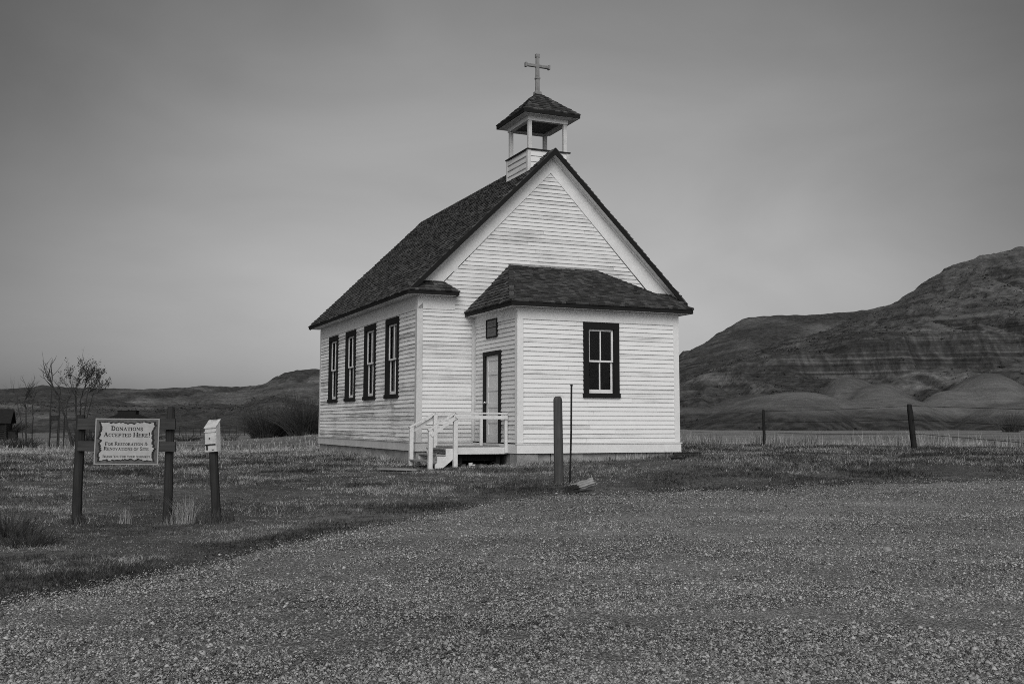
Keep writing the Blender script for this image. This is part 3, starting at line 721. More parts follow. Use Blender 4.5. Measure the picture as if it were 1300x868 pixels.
for a, b in ((A, Dd), (B, C)):
    m = MB()                                # hip caps
    d = (b-a); n = int(d.length/.16)
    for i in range(n):
        p, q = a+d*(i/n), a+d*((i+1.25)/n)
        m.bar(p+Vector((0, 0, .04)), q+Vector((0, 0, .022)), .11, .012)
    m.build('hip_cap', M['shingle2'], vro)
m = MB(); m.box(t0-.05, t1+.05, -.16, -.03, tz-.015, tz+.03, .006); 
for i in range(9):
    x = random.uniform(t0+.2, t1-.3); k = random.uniform(.0, .14); m.bar((x, -.2-k, tz-.03-k*.43), (x+random.uniform(.12, .3), -.2-k, tz-.03-k*.43), .07, .012, (0, .4, 1))
m.build('flashing', m_paint('pale_flashing', .30, .6, .6, 9), vro)
m = MB(); m.box(e0-.012, e1+.012, ye-.015, ye+.012, ze-.105, ze-.004); m.box(e0-.013, e0+.012, ye+.013, -.025, ze-.105, ze-.004); m.box(e1-.012, e1+.013, ye+.013, -.025, ze-.105, ze-.004); m.build('fascia', M['dark'], vro)
m = MB(); m.box(e0+.013, e1-.013, ye+.013, -D_-.033, ze-.10, ze-.08); m.box(e0+.013, VX0-.033, -D_-.032, -.03, ze-.10, ze-.08); m.box(VX1+.033, e1-.013, -D_-.032, -.03, ze-.10, ze-.08); m.build('soffit', M['trim'], vro)

# windows.  frame() maps (across, up, out) to the church
def window(O, U, N, w, h, curtains, label):
    O = Vector(O); U = Vector(U); N = Vector(N); Z = Vector((0, 0, 1))
    P = lambda a, b, c: O+U*a+Z*b+N*c
    def bx(m, a0, a1, b0, b1, c0, c1): m.hexa([P(a0, b0, c0), P(a1, b0, c0), P(a1, b0, c1), P(a0, b0, c1), P(a0, b1, c0), P(a1, b1, c0), P(a1, b1, c1), P(a0, b1, c1)])
    hw = w/2; cs = .135
    m = MB()
    bx(m, -hw, -hw+cs, .10, h-.15, -.11, .045); bx(m, hw-cs, hw, .10, h-.15, -.11, .045)
    bx(m, -hw, hw, h-.15, h, -.11, .048); bx(m, -hw-.015, hw+.015, 0, .10, -.11, .07)
    win = part(m, 'window', 'dark', label=label, bevel=.003)
    iw = hw-cs; z0, z1 = .10, h-.15; zm = (z0+z1)/2
    def sash(b0, b1, c, st, bot):
        m = MB(); t = .018
        bx(m, -iw, -iw+st, b0+bot, b1-st, c-t, c+t); bx(m, iw-st, iw, b0+bot, b1-st, c-t, c+t); bx(m, -iw, iw, b1-st, b1, c-t, c+t); bx(m, -iw, iw, b0, b0+bot, c-t, c+t)
        bx(m, -.014, .014, b0+bot, b1-st, c-t+.003, c+t-.003)
        m.build('sash', M['trim'], win)
        g = MB(); g.poly([P(-iw+st, b0+bot, c-.002), P(iw-st, b0+bot, c-.002), P(iw-st, b1-st, c-.002), P(-iw+st, b1-st, c-.002)]); g.build('pane', M['glass'], win)
    sash(zm-.02, z1, -.035, .045, .04); sash(z0, zm+.018, -.075, .045, .085)
    if curtains:
        for a0, a1, ph in curtains:
            n = 28; rows = []
            m = MB(); b = 0
            for i in range(n+1):
                a = a0+(a1-a0)*i/n; c = -.135+.014*math.sin(i*1.35+ph)+.004*math.sin(i*.5)
                m.v += [tuple(P(a, z0-.02, c)), tuple(P(a, z1+.05, c*.5-.075))]
            for i in range(n): m.f.append((2*i, 2*i+2, 2*i+3, 2*i+1))
            m.build('curtain', M['curtain'], win, smooth=True)
        m = MB(); bx(m, -iw+.05, iw-.004, zm+.03, z1+.03, -.108, -.104); m.build('reflection_sheet', M['reflection_sheet'], win)  # pale sheet added behind the upper panes in place of reflected sky
for i, c in enumerate(WIN_S):
    # seen from outside on this wall, the picture's left is the far end (+Y)
    window((0, c[0], WZ0), (0, -1, 0), (-1, 0, 0), 2*WW, WZ1-WZ0, [(-.44, .06, i), (.19, .44, i*2)], ['side window nearest the front corner', 'second side window from the front corner', 'third side window from the front corner', 'side window nearest the rear corner'][i])
window(((FW[0]+FW[1])/2, -D_, FW[2]), (1, 0, 0), (0, -1, 0), FW[1]-FW[0], FW[3]-FW[2], None, 'dark four pane window in the vestibule front')

# door and plaque on the entry side wall
def dbox(m, y0, y1, z0, z1, c0, c1): m.box(VX0-c1, VX0-c0, y0, y1, z0, z1)
m = MB(); dy0, dy1 = -1.565, -.755
dbox(m, dy0, dy1, .205, 2.235, -.06, -.015)
for z0, z1 in ((.42, .66), (.74, 1.02), (1.10, 1.42), (1.50, 1.80), (1.88, 2.12)):    # rails between five sunk panels
    pass
for za, zb in ((.205, .40), (.66, .76), (1.02, 1.12), (1.40, 1.50), (1.78, 1.88), (2.11, 2.235)): dbox(m, dy0+.11, dy1-.11, za, zb, -.0151, .003)
dbox(m, dy0, dy0+.11, .205, 2.235, -.0151, .004); dbox(m, dy1-.11, dy1, .205, 2.235, -.0151, .004)
door = part(m, 'door', 'door', label='plain painted entry door with five sunk panels', bevel=.004)
m = MB(); dbox(m, DOOR[0], dy0-.006, .2, DOOR[3]-.10, -.07, .045); dbox(m, dy1+.006, DOOR[1], .2, DOOR[3]-.10, -.07, .045); dbox(m, DOOR[0]-.01, DOOR[1]+.01, DOOR[3]-.10, DOOR[3], -.07, .05); m.build('door_casing', M['dark'], door)
m = MB(); dbox(m, DOOR[0], DOOR[1], .15, .2, -.05, .06); m.build('sill', M['oldtrim'], door)
m = MB(); m.tube([(VX0-.004, -.81, 1.14), (VX0-.05, -.81, 1.14)], .013, 8); m.tube([(VX0-.05, -.81, 1.14), (VX0-.06, -.81, 1.14), (VX0-.085, -.81, 1.14), (VX0-.095, -.81, 1.14)], [.018, .03, .03, .012], 10); m.build('handle', m_flat('bright_knob', .6, .3, .9), door, smooth=True)
m = MB(); dbox(m, -1.45, -.86, 2.675, 3.055, .024, .04); pq = part(m, 'plaque', 'plaque', label='small grey plaque above the door')
m = MB()
for y0, y1, z0, z1 in ((-1.486, -.824, 2.645, 2.675), (-1.486, -.824, 3.055, 3.085), (-1.486, -1.45, 2.675, 3.055), (-.86, -.824, 2.675, 3.055)): dbox(m, y0, y1, z0, z1, .022, .055)
dbox(m, -1.45, -.86, 2.875, 2.89, .0401, .044)
m.build('frame', M['dark'], pq)
m = MB()
dbox(m, -1.37, -.95, 2.96, 2.995, .0402, .0425); dbox(m, -1.30, -1.0, 2.75, 2.78, .0402, .0425); m.build('stain', M['border'], pq)

# belfry
bel = empty('belfry'); bel.parent = church
bx0, bx1, by0, by1, bzt = 2.95, 4.09, .148, 1.50, 7.62
def zroof(x): return RZ-abs(x-3.5)*slope
m = MB()
for (O, U, N, ln) in (((bx0, by0, 0), (0, 1, 0), (-1, 0, 0), by1-by0), ((bx1, by0, 0), (0, 1, 0), (1, 0, 0), by1-by0)):
    lap(m, O, U, N, lambda z: .05, lambda z: ln-.05, zroof(bx0)-.02, bzt, .155, ends=(3, 4))
gb = lambda z: max(0.0, 0) if z > 0 else 0
for yy, ny in ((by0, -1), (by1, 1)):
    lap(m, (bx0, yy, 0), (1, 0, 0), (0, ny, 0), lambda z: .05, lambda z: bx1-bx0-.05, zroof(bx0)-.02, bzt, .155, ends=(3, 4))
m.build('belfry_wall', M['front'], bel)
m = MB()
for x in (bx0, bx1):
    for yy in (by0, by1):
        sx = -1 if x == bx0 else 1; sy = -1 if yy == by0 else 1
        m = MB(); m.box(min(x-sx*.06, x+sx*.026), max(x-sx*.06, x+sx*.026), min(yy-sy*.06, yy+sy*.026), max(yy-sy*.06, yy+sy*.026), 6.9, bzt); m.build('corner_board', M['oldtrim'], bel)
m = MB(); m.box(bx0-.05, bx1+.05, by0-.05, by1+.05, bzt+.001, bzt+.03); m.build('belfry_floor', M['darkwood'], bel)
for x in (bx0+.02, bx1-.02-.0):
    for yy in (by0+.02, by1-.02):
        sx = 1 if x < 3.5 else -1; sy = 1 if yy < .8 else -1
        p_ = MB(); p_.box(min(x, x+sx*.10), max(x, x+sx*.10), min(yy, yy+sy*.10), max(yy, yy+sy*.10), bzt+.03, 8.40); p_.build('post', M['oldtrim'], bel, bevel=.006)
m = MB()
for (x0, x1, y0, y1) in ((bx0, bx1, by0, by0+.12), (bx0, bx1, by1-.12, by1), (bx0, bx0+.12, by0+.121, by1-.121), (bx1-.12, bx1, by0+.121, by1-.121)): m.box(x0, x1, y0, y1, 8.40, 8.53)
m.build('beam', M['trim'], bel)
bex0, bex1, bey0, bey1, bez = 2.74, 4.31, -.085, 1.735, 8.62
m = MB()                                # tongue and groove ceiling
n = 11
for i in range(n):
    y0 = by0+.12+(by1-by0-.24)*i/n; m.box(bx0+.12, bx1-.12, y0+.003, y0+(by1-by0-.24)/n-.003, 8.45, 8.47)
m.box(bx0+.12, bx1-.12, by0+.12, by1-.12, 8.472, 8.485)
m.build('ceiling', m_flat('grey_ceiling', .16, .8), bel)
m = MB()
for (x0, x1, y0, y1) in ((bex0+.02, bex1-.02, bey0+.02, by0), (bex0+.02, bex1-.02, by1, bey1-.02), (bex0+.02, bx0, by0, by1), (bx1, bex1-.02, by0, by1)): m.box(x0, x1, y0, y1, 8.515, 8.54)
m.build('soffit', M['trim'], bel)
ap = Vector((3.52, .82, 9.37))
m = MB()
cs_ = [Vector((bex0, bey0, bez)), Vector((bex1, bey0, bez)), Vector((bex1, bey1, bez)), Vector((bex0, bey1, bez))]
for i in range(4):
    a, b = cs_[i], cs_[(i+1) % 4]; m.poly([a, b, ap]); U_ = (b-a); ln = U_.length; U_.normalize(); foot_ = a+U_*((ap-a).dot(U_)); V_ = ap-foot_; lv = V_.length; k0 = (ap-a).dot(U_)
    shingles(m, a, U_, V_, lambda v: k0*v/lv-.012, lambda v: ln-(ln-k0)*v/lv+.012, lv-.03, .125, (.08, .16))
bro = m.build('belfry_roof', M['shingle2'], bel)
m = MB()
m.box(bex0-.012, bex1+.012, bey0-.014, bey0+.012, bez-.095, bez-.003); m.box(bex0-.012, bex1+.012, bey1-.012, bey1+.014, bez-.095, bez-.003); m.box(bex0-.013, bex0+.012, bey0+.013, bey1-.013, bez-.095, bez-.003); m.box(bex1-.012, bex1+.013, bey0+.013, bey1-.013, bez-.095, bez-.003)
m.build('fascia', M['dark'], bel)
# cross with knobbed ends
m = MB(); cx_, cy_ = 3.52, .82
m.prism([(cx_-.055, cy_-.04, 9.30), (cx_+.055, cy_-.04, 9.30), (cx_+.042, cy_-.04, 10.36), (cx_-.042, cy_-.04, 10.36)], (0, .08, 0))
m.box(3.20, 3.84, cy_-.038, cy_+.038, 10.065, 10.145)
m.box(cx_-.068, cx_+.068, cy_-.055, cy_+.055, 9.74, 9.79); m.box(cx_-.09, cx_+.09, cy_-.08, cy_+.08, 9.28, 9.40)
for (x, z, hx, hz_) in ((3.185, 10.105, .028, .062), (3.855, 10.105, .028, .062), (cx_, 10.385, .058, .05)): m.box(x-hx, x+hx, cy_-.05, cy_+.05, z-hz_, z+hz_)
part(m, 'cross', 'crossmetal', label='plain grey cross with knobbed ends', bevel=.012)

# ------------------------------------------------------------------ porch
def ch(x, y, z=0): return church_m @ Vector((x, y, z))
church_m = Matrix.Translation((CHX, CHY, 0)) @ Matrix.Rotation(CHR, 4, 'Z')
porch = empty('porch', ch(.2, -1.4, -.32), CHR)
tag(porch, 'small white railed wooden porch with three steps at the church door', 'porch')
PI_ = (Matrix.Translation(porch.location) @ Matrix.Rotation(CHR, 4, 'Z')).inverted() @ church_m
def pp(m, name, mat, **k):
    m.v = [tuple(PI_ @ Vector(v)) for v in m.v]
    return m.build(name, M[mat], porch, **k)
PY0, PY1 = -2.07, -.75
m = MB()
n = 10
for i in range(n):
    y0 = PY0+.01+(PY1-PY0-.02)*i/n; m.box(.2, 1.42, y0+.004, y0+(PY1-PY0-.02)/n-.004, .115, .142+random.uniform(-.003, .003))
pp(m, 'deck', 'deck')
m = MB(); m.box(.2, 1.425, PY0-.03, PY0, -.02, .128); m.box(.2, .23, PY0, PY1, -.02, .11); m.box(.23, 1.42, PY1-.03, PY1, -.02, .11); pp(m, 'deck_rim', 'rail', bevel=.004)
for x in (.34, 1.25):
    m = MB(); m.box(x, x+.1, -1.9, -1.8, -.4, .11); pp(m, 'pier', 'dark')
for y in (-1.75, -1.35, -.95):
    m = MB(); m.box(.24, 1.41, y, y+.045, -.17, .112); pp(m, 'shade_joist', 'dark')  # joists added near-black to darken the space under the deck
m = MB(); m.box(.24, 1.41, -.80, -.79, -.45, .11); pp(m, 'shade_board', 'dark')  # dark sheets added to stand in for the shade beneath the deck
m = MB(); m.box(1.405, 1.415, -2.0, -.82, -.45, .11); pp(m, 'shade_board', 'dark')
treads = [(-.42, -.19, -.155), (-.215, .01, -.02), (-.02, .198, .108)]
for x0, x1, z in treads:
    m = MB(); m.box(x0, x1, PY0+.035, PY1-.02, z-.035, z); pp(m, 'tread', 'deck', bevel=.004)
for yy in (PY0, PY1-.035):
    m = MB(); m.prism([(.2, yy, .105), (.0, yy, .105), (.0, yy, -.062), (-.20, yy, -.062), (-.20, yy, -.20), (-.25, yy, -.24), (-.25, yy, -.34), (-.10, yy, -.34), (.2, yy, -.10)], (0, .034, 0)); pp(m, 'stringer', 'rail', bevel=.003)
for (x, yy, zt, zb) in ((.2, PY0-.03, .86, -.40), (-.375, PY0-.03, .50, -.42), (.2, PY1+.0, .87, .0), (-.375, PY1+.0, .56, -.42), (1.40, PY0-.03, .84, .0), (1.34, PY1+.0, .87, .0)):
    w = .045 if x < .3 else .032
    m = MB(); m.box(x-w, x+w, yy-w, yy+w, zb, zt); pp(m, 'newel', 'rail', bevel=.005)
for yy, s in ((PY0-.03, -1), (PY1, 1)):
    for z0, z1, hh, off in ((.88, .875, .035, 0), (.79, .785, .075, .0)):
        x1 = 1.40 if s < 0 else 1.34
        m = MB(); m.bar((.17, yy+(s*.058 if hh > .05 else 0), z0), (x1+.02, yy+(s*.058 if hh > .05 else 0), z1), .022 if hh > .05 else .11, hh); pp(m, 'rail', 'rail', bevel=.003)
    zb = .52 if s < 0 else .58
    m = MB(); m.bar((.2, yy, .885), (-.43, yy, zb-.02), .11, .035); pp(m, 'rail', 'rail', bevel=.003)
    m = MB(); m.bar((.2, yy+s*.058, .79), (-.375, yy+s*.058, zb-.13), .022, .075); pp(m, 'rail', 'rail', bevel=.003)

# ------------------------------------------------------------------ lettering for the donation sign: slab-serif capitals drawn as strokes
def arc(cx, cy, rx, ry, a0, a1, n=14): return [(cx+rx*math.cos(R(a0+(a1-a0)*i/n)), cy+ry*math.sin(R(a0+(a1-a0)*i/n))) for i in range(n+1)]
TK, TN, SF = .21, .09, .085
def stem(x, y0=0, y1=1, w=TK): return ([(x, y0), (x, y1)], w)
def serif(x, y, w=.42): return ([(x-w/2, y+(SF/2 if y == 0 else -SF/2)), (x+w/2, y+(SF/2 if y == 0 else -SF/2))], SF)
G = {
 'D': (.86, [stem(.2), serif(.15, 0, .3), serif(.15, 1, .3), ([(.2, .955), (.42, .955)], .09), ([(.2, .045), (.42, .045)], .09), (arc(.40, .5, .32, .43, 90, -90), .17)]),
 'O': (.90, [(arc(.45, .5, .34, .44, 0, 360, 22), .16)]),
 'N': (.98, [stem(.2, w=.1), stem(.78, w=.1), ([(.2, .95), (.78, .06)], .19), serif(.18, 0, .34), serif(.15, 1, .3), serif(.78, 1, .34)]),
 'A': (.94, [([(.17, 0), (.47, .97)], .1), ([(.77, 0), (.47, .97)], .2), ([(.28, .32), (.66, .32)], .09), serif(.17, 0, .32), serif(.77, 0, .36)]),
 'T': (.84, [stem(.42), ([(.07, .95), (.77, .95)], .1), ([(.09, 1), (.09, .72)], .08), ([(.75, 1), (.75, .72)], .08), serif(.42, 0, .44)]),
 'I': (.46, [stem(.23), serif(.23, 0), serif(.23, 1)]),
 'S': (.70, [(arc(.35, .73, .22, .22, 20, 270, 12)+arc(.35, .27, .24, .23, 90, -160, 12)[1:], .15), ([(.58, .96), (.58, .70)], .07), ([(.11, .04), (.11, .32)], .07)]),
 'C': (.82, [(arc(.45, .5, .34, .44, 50, 310, 18), .16), ([(.70, .98), (.70, .68)], .08)]),
 'E': (.80, [stem(.2), ([(.05, .955), (.70, .955)], .09), ([(.05, .045), (.72, .045)], .09), ([(.2, .52), (.52, .52)], .08), ([(.68, .98), (.68, .73)], .08), ([(.71, .02), (.71, .28)], .08), ([(.52, .64), (.52, .40)], .07)]),
 'P': (.80, [stem(.2), serif(.2, 0), serif(.15, 1, .3), (arc(.42, .72, .25, .235, 90, -90, 12), .15), ([(.2, .955), (.42, .955)], .09), ([(.2, .485), (.42, .485)], .09)]),
 'R': (.90, [stem(.2), serif(.2, 0), serif(.15, 1, .3), (arc(.42, .73, .24, .225, 90, -90, 12), .15), ([(.2, .955), (.42, .955)], .09), ([(.2, .505), (.42, .505)], .09), ([(.44, .5), (.70, .05), (.88, .05)], .15)]),
 'H': (.98, [stem(.2), stem(.78), ([(.2, .52), (.78, .52)], .09), serif(.2, 0), serif(.2, 1), serif(.78, 0), serif(.78, 1)]),
 'F': (.76, [stem(.2), ([(.05, .955), (.70, .955)], .09), ([(.2, .50), (.52, .50)], .08), ([(.68, .98), (.68, .70)], .08), ([(.52, .64), (.52, .38)], .07), serif(.2, 0)]),
 'V': (.94, [([(.17, 1), (.47, .03)], .2), ([(.77, 1), (.47, .03)], .1), serif(.17, 1, .36), serif(.77, 1, .32)]),
 'K': (.94, [stem(.2), serif(.2, 0), serif(.2, 1), ([(.25, .42), (.72, .97)], .1), ([(.40, .58), (.76, .03)], .19), serif(.72, 1, .32), serif(.76, 0, .36)]),
 'Y': (.90, [([(.15, 1), (.45, .46)], .19), ([(.75, 1), (.45, .46)], .1), stem(.45, 0, .48), serif(.15, 1, .34), serif(.75, 1, .30), serif(.45, 0)]),
 'U': (.94, [stem(.2, .3, 1), stem(.74, .3, 1, .1), (arc(.47, .33, .27, .29, 180, 360, 12), .14), serif(.2, 1), serif(.74, 1, .34)]),
 '&': (.92, [(arc(.40, .76, .18, .19, -60, 250, 12)+[(.78, .05)], .13), (arc(.38, .27, .26, .23, 120, 330, 12)+[(.78, .52)], .12)]),
 '!': (.36, [([(.18, .34), (.18, 1)], .19), ([(.18, 0), (.18, .19)], .2)]),
}
def text_width(s, cap, small):
    w = 0
    for chh in s: w += (.38*small if chh == ' ' else G[chh.upper()][0]*(cap if chh.isupper() or chh in '!&' else small)*1.0)
    return w
def letters(m, s, xc, y, cap, small, P, width):
    k = width/text_width(s, cap, small); x = xc-width/2; lay = 0
    for chh in s:
        if chh == ' ': x += .38*small*k; continue
        h = cap if chh.isupper() or chh in '!&' else small; adv, strokes = G[chh.upper()]
        for pts, w in strokes:
            lay = (lay+1) % 5; dz = .0003*lay
            q = [Vector((px_, py_)) for px_, py_ in pts]; Lf, Rt = [], []
            for i in range(len(q)):
                d = (q[min(i+1, len(q)-1)]-q[max(i-1, 0)]).normalized(); nn = Vector((-d.y, d.x))*w/2
                Lf.append(q[i]+nn); Rt.append(q[i]-nn)
            for i in range(len(q)-1):
                m.poly([P(x+a.x*h*k, y+a.y*h, dz) for a in (Rt[i], Rt[i+1], Lf[i+1], Lf[i])])
        x += adv*h*k

# ------------------------------------------------------------------ donation sign
gL, gR = on_ground(97, 664), on_ground(212, 661)
SY_ = (gL.y+gR.y)/2
gL = Vector((at(97, 664, SY_).x, SY_, gz(gL.x, SY_))); gR = Vector((at(212, 661, SY_).x, SY_, gz(gR.x, SY_)))
sign = empty('donation_sign', ((gL.x+gR.x)/2, SY_, (gL.z+gR.z)/2))
tag(sign, 'parchment style donations sign on two weathered posts with crossbars', 'sign')
so = sign.location.copy()
def sp(m, name, mat, par=None, **k):
    m.v = [tuple(Vector(v)-so) for v in m.v]
    o = m.build(name, M[mat], par or sign, **k); return o
def wpost(a, b, w, wt=None, chip=True):
    """a square, slightly twisted post with a worn top"""
    m = MB(); n = 8; wt = wt or w; a = Vector(a); b = Vector(b)
    rings = []
    for i in range(n+1):
        t = i/n; c = a.lerp(b, t)+Vector((random.uniform(-.004, .004), random.uniform(-.004, .004), 0)); ww = (w*(1-t)+wt*t)/2*(1 if i < n else .8)
        an = .06*math.sin(t*3)
        ring = []
        for sx, sy in ((-1, -.55), (-.55, -1), (.55, -1), (1, -.55), (1, .55), (.55, 1), (-.55, 1), (-1, .55)):
            x, y = sx*ww*random.uniform(.96, 1.03), sy*ww*random.uniform(.96, 1.03)
            ring.append(c+Vector((x*math.cos(an)-y*math.sin(an), x*math.sin(an)+y*math.cos(an), random.uniform(-.008, .012) if i == n else 0)))
        rings.append(ring)
    for r in rings: m.v += [tuple(p) for p in r]
    for i in range(n):
        for k in range(8):
            k2 = (k+1) % 8; m.f.append((i*8+k, i*8+k2, (i+1)*8+k2, (i+1)*8+k))
    m.f.append(tuple(n*8+k for k in range(8)))
    return m
tL, tR = at(103, 527, SY_), at(217.5, 516.5, SY_)
sp(wpost(gL-Vector((0, 0, .3)), tL, .112, .11), 'post', 'darkwood', label=None) if False else None
o = sp(wpost(gL-Vector((0, 0, .25)), tL, .112, .11), 'post', 'darkwood'); o = sp(wpost(gR-Vector((0, 0, .25)), tR, .108, .098), 'post', 'darkwood')
for (u0, v0, u1, v1, hpx) in ((99, 538, 223, 538, 14), (99, 566, 223, 567, 12.5)):
    a, b = at(u0, v0, SY_-.085), at(u1, v1, SY_-.085); m = MB(); m.bar(a, b, .045, hpx*SY_/F); sp(m, 'crossbar', 'crossbar', bevel=.006)
# board in its own plane, leaning like the posts
YB = SY_-.125
TL, TR, BL, BR = at(121.8, 530, YB), at(202.8, 531.4, YB), at(118.6, 589.2, YB), at(200.7, 589.2, YB)
ux = (TR-TL+BR-BL).normalized(); uy = (TL-BL+TR-BR).normalized(); BWd = ((TR-TL).length+(BR-BL).length)/2; BHt = ((TL-BL).length+(TR-BR).length)/2; B0 = BL
nf = Vector((0, -1, 0))
PB = lambda x, y, z=0: B0+ux*(x*BWd)+uy*(y*BHt)+nf*z
m = MB(); m.hexa([PB(0, 0, -.012), PB(1, 0, -.012), PB(1, 1, -.012), PB(0, 1, -.012), PB(0, 0, 0), PB(1, 0, 0), PB(1, 1, 0), PB(0, 1, 0)]); board = sp(m, 'sign_board', 'edge')
m = MB(); m.poly([PB(x, y, .0012) for x, y in ((.018, .022), (.982, .022), (.982, .978), (.018, .978))]); sp(m, 'border', 'border', board)
def ragged(mx, my, amp, seed):
    pts = []; n = 46; rr = random.Random(seed)
    per = [(mx+(1-2*mx)*i/n, my, 0, 1) for i in range(n)]+[(1-mx, my+(1-2*my)*i/n, -1, 0) for i in range(n)]+[(1-mx-(1-2*mx)*i/n, 1-my, 0, -1) for i in range(n)]+[(mx, 1-my-(1-2*my)*i/n, 1, 0) for i in range(n)]
    out = []
    for i, (x, y, dx, dy) in enumerate(per):
        cd = min(i % n, n-i % n); a = min(1, cd/5)*amp*(1.1*float(vnoise(i*.33, seed, 5))+.8*float(vnoise(i*.9, seed, 6))+.35*rr.random()-.7)
        out.append((x+dx*a, y+dy*a*1.3))
    return out
for mx, my, amp, sd, mat, z, nm in ((.052, .062, .030, 3, 'burn', .0024, 'burnt_edge'), (.085, .085, .034, 3, 'parch', .0036, 'parchment')):
    m = MB(); pts = ragged(mx, my, amp, sd); c = PB(.5, .5, z)
    for i in range(len(pts)):
        a, b = pts[i], pts[(i+1) % len(pts)]; m.poly([c, PB(*a, z), PB(*b, z)])
    sp(m, nm, mat, board)
m = MB()
PT = lambda x, y, dz=0: PB(x, y, .0050+dz)
asp = BWd/BHt
for s, y, cap, sm, wd in (('Donations', .735, .100, .076, .50), ('Accepted Here!', .60, .100, .076, .73), ('For Restoration &', .415, .072, .056, .67), ('Renovations of Site', .312, .072, .056, .70), ('Thank You For Your Support!', .15, .050, .042, .74)):
    letters(m, s, .5, y, cap, sm, PT, wd)
sp(m, 'lettering', 'ink', board)

# ------------------------------------------------------------------ donation box on its post
gB = on_ground(277, 659); YB2 = gB.y
dbx = empty('donation_box', gB); tag(dbx, 'small white metal donation box fixed to a dark wooden post', 'donation box')
def dp(m, name, mat, par=None, **k):
    m.v = [tuple(Vector(v)-gB) for v in m.v]; return m.build(name, M[mat], par or dbx, **k)
tB = at(269.5, 560, YB2)
dp(wpost(gB-Vector((0, 0, .25)), tB+Vector((0, .02, 0)), .115, .105), 'post', 'darkwood')
# body: box turned so that its right side shows; x across, y depth, z up
bw, bd, bh = .19, .095, .40
Rm = Matrix.Translation(at(270.5, 573.5, YB2-.02)) @ Matrix.Rotation(R(-24), 4, 'Z') @ Matrix.Rotation(R(-4), 4, 'Y')
def bb(m, x0, x1, y0, y1, z0, z1): m.hexa([Rm @ Vector((x, y, z)) for z in (z0, z1) for x, y in ((x0, y0), (x1, y0), (x1, y1), (x0, y1))])
m = MB(); h2 = bw/2
prof = [(-bd/2, 0), (bd/2, 0), (bd/2, bh+.03), (bd/2-.02, bh+.04), (-bd/2+.02, bh-.09)] 
m.prism([Rm @ Vector((-h2, y, z)) for y, z in [(-bd/2, 0), (bd/2, 0), (bd/2, bh+.02), (-bd/2, bh-.075)]], Rm.to_3x3() @ Vector((bw, 0, 0)))
body = dp(m, 'box_body', 'boxpaint', bevel=.006)
m = MB(); m.prism([Rm @ Vector((-h2-.006, y, z)) for y, z in [(-bd/2-.012, bh-.084), (bd/2+.004, bh+.026), (bd/2+.004, bh+.036), (-bd/2-.012, bh-.072)]], Rm.to_3x3() @ Vector((bw+.012, 0, 0))); dp(m, 'lid', 'boxpaint', bevel=.003)
m = MB(); bb(m, -h2+.015, h2-.012, -bd/2-.012, -bd/2, .105, .255); flap = dp(m, 'flap', 'boxpaint', bevel=.004)
m = MB(); bb(m, -.012, .008, -bd/2-.022, -bd/2-.0125, .172, .196); dp(m, 'lock', 'metal', flap)
m = MB(); bb(m, -h2, h2, -bd/2-.016, -bd/2, .262, .276); dp(m, 'slot_rim', 'boxpaint')
m = MB(); bb(m, -h2+.012, h2-.008, -bd/2-.0135, -bd/2-.001, .092, .104); bb(m, -h2+.03, -h2+.05, -bd/2-.012, -bd/2-.001, .03, .088); bb(m, .02, .06, -bd/2-.006, -bd/2-.001, .025, .035); dp(m, 'hasp', 'iron')
m = MB()
for i in range(7):
    x = -h2+.04+random.uniform(0, .12); p = Rm @ Vector((x, bd/2-.03, bh+.04)); m.tube([p, p+Vector((random.uniform(-.02, .02), 0, random.uniform(.01, .022)))], [.009, .004], 5)
dp(m, 'spike', 'iron')

# ------------------------------------------------------------------ bare post, iron rod and split logs by the road
g = on_ground(709.5, 614); t = at(708, 503, g.y)
m = MB(); hgt = t.z-g.z; rr = 6.0*g.y/F
ln = Vector((t.x-g.x, 0, hgt))
zs_ = [(-.12, 1.05), (0, 1.05), (.25, 1.02), (.5, .99), (.8, .96), (.94, .95), (.965, .93), (.985, .80), (1.0, .55)]
m.tube([ln*a for a, _ in zs_], [rr*b for _, b in zs_], 14)
po = m.build('wooden_post', M['post2'], smooth=True); po.location = g; tag(po, 'thick bare grey post with chamfered top standing by the road edge', 'post')
g = on_ground(723.5, 613); t = at(725.5, 488, g.y)
m = MB(); d = t-g; m.tube([d*-.08, d*.5+Vector((.008, 0, 0)), d], .017, 8)
m.tube([d*.985, d*1.0], .024, 8)
ro = m.build('iron_rod', M['iron']); ro.location = g; tag(ro, 'thin dark iron rod stuck upright beside the thick post', 'rod')
def log(u, v, length, r, yaw, tilt, name, label, sect=(1, .8), mat='log'):
    g = on_ground(u, v); m = MB(); n = 22; segs = 9
    prof = [(math.cos(6.283*k/n)*sect[0]*q_, math.sin(6.283*k/n)*sect[1]*q_) for k in range(n) for q_ in [random.uniform(.68, 1.12)]]
    for i in range(segs+1):
        x = length*(i/segs-.5); s = r*(1+.12*math.sin(i*1.7))*(1 if 0 < i < segs else .86)
        for a, b in prof: m.v.append((x+random.uniform(-.05, .03)*(i in (0, segs)), a*s*random.uniform(.94, 1.06), b*s*random.uniform(.94, 1.06)))
    for i in range(segs):
        for k in range(n): m.f.append((i*n+k, i*n+(k+1) % n, (i+1)*n+(k+1) % n, (i+1)*n+k))
    m.f += [tuple(range(n-1, -1, -1)), tuple(segs*n+k for k in range(n))]
    o = m.build(name, M[mat]); o.location = g+Vector((0, 0, r*sect[1]*.75+abs(math.sin(tilt))*length*.35)); o.rotation_euler = (0, -tilt, yaw); tag(o, label, 'log'); return o
log(739, 624, .46, .10, R(28), R(14), 'split_log', 'pale split log with its raised end beside the iron rod')
log(727, 626, .22, .095, R(50), R(4), 'split_log', 'short dark log butt lying against the pale split log', mat='darkwood')
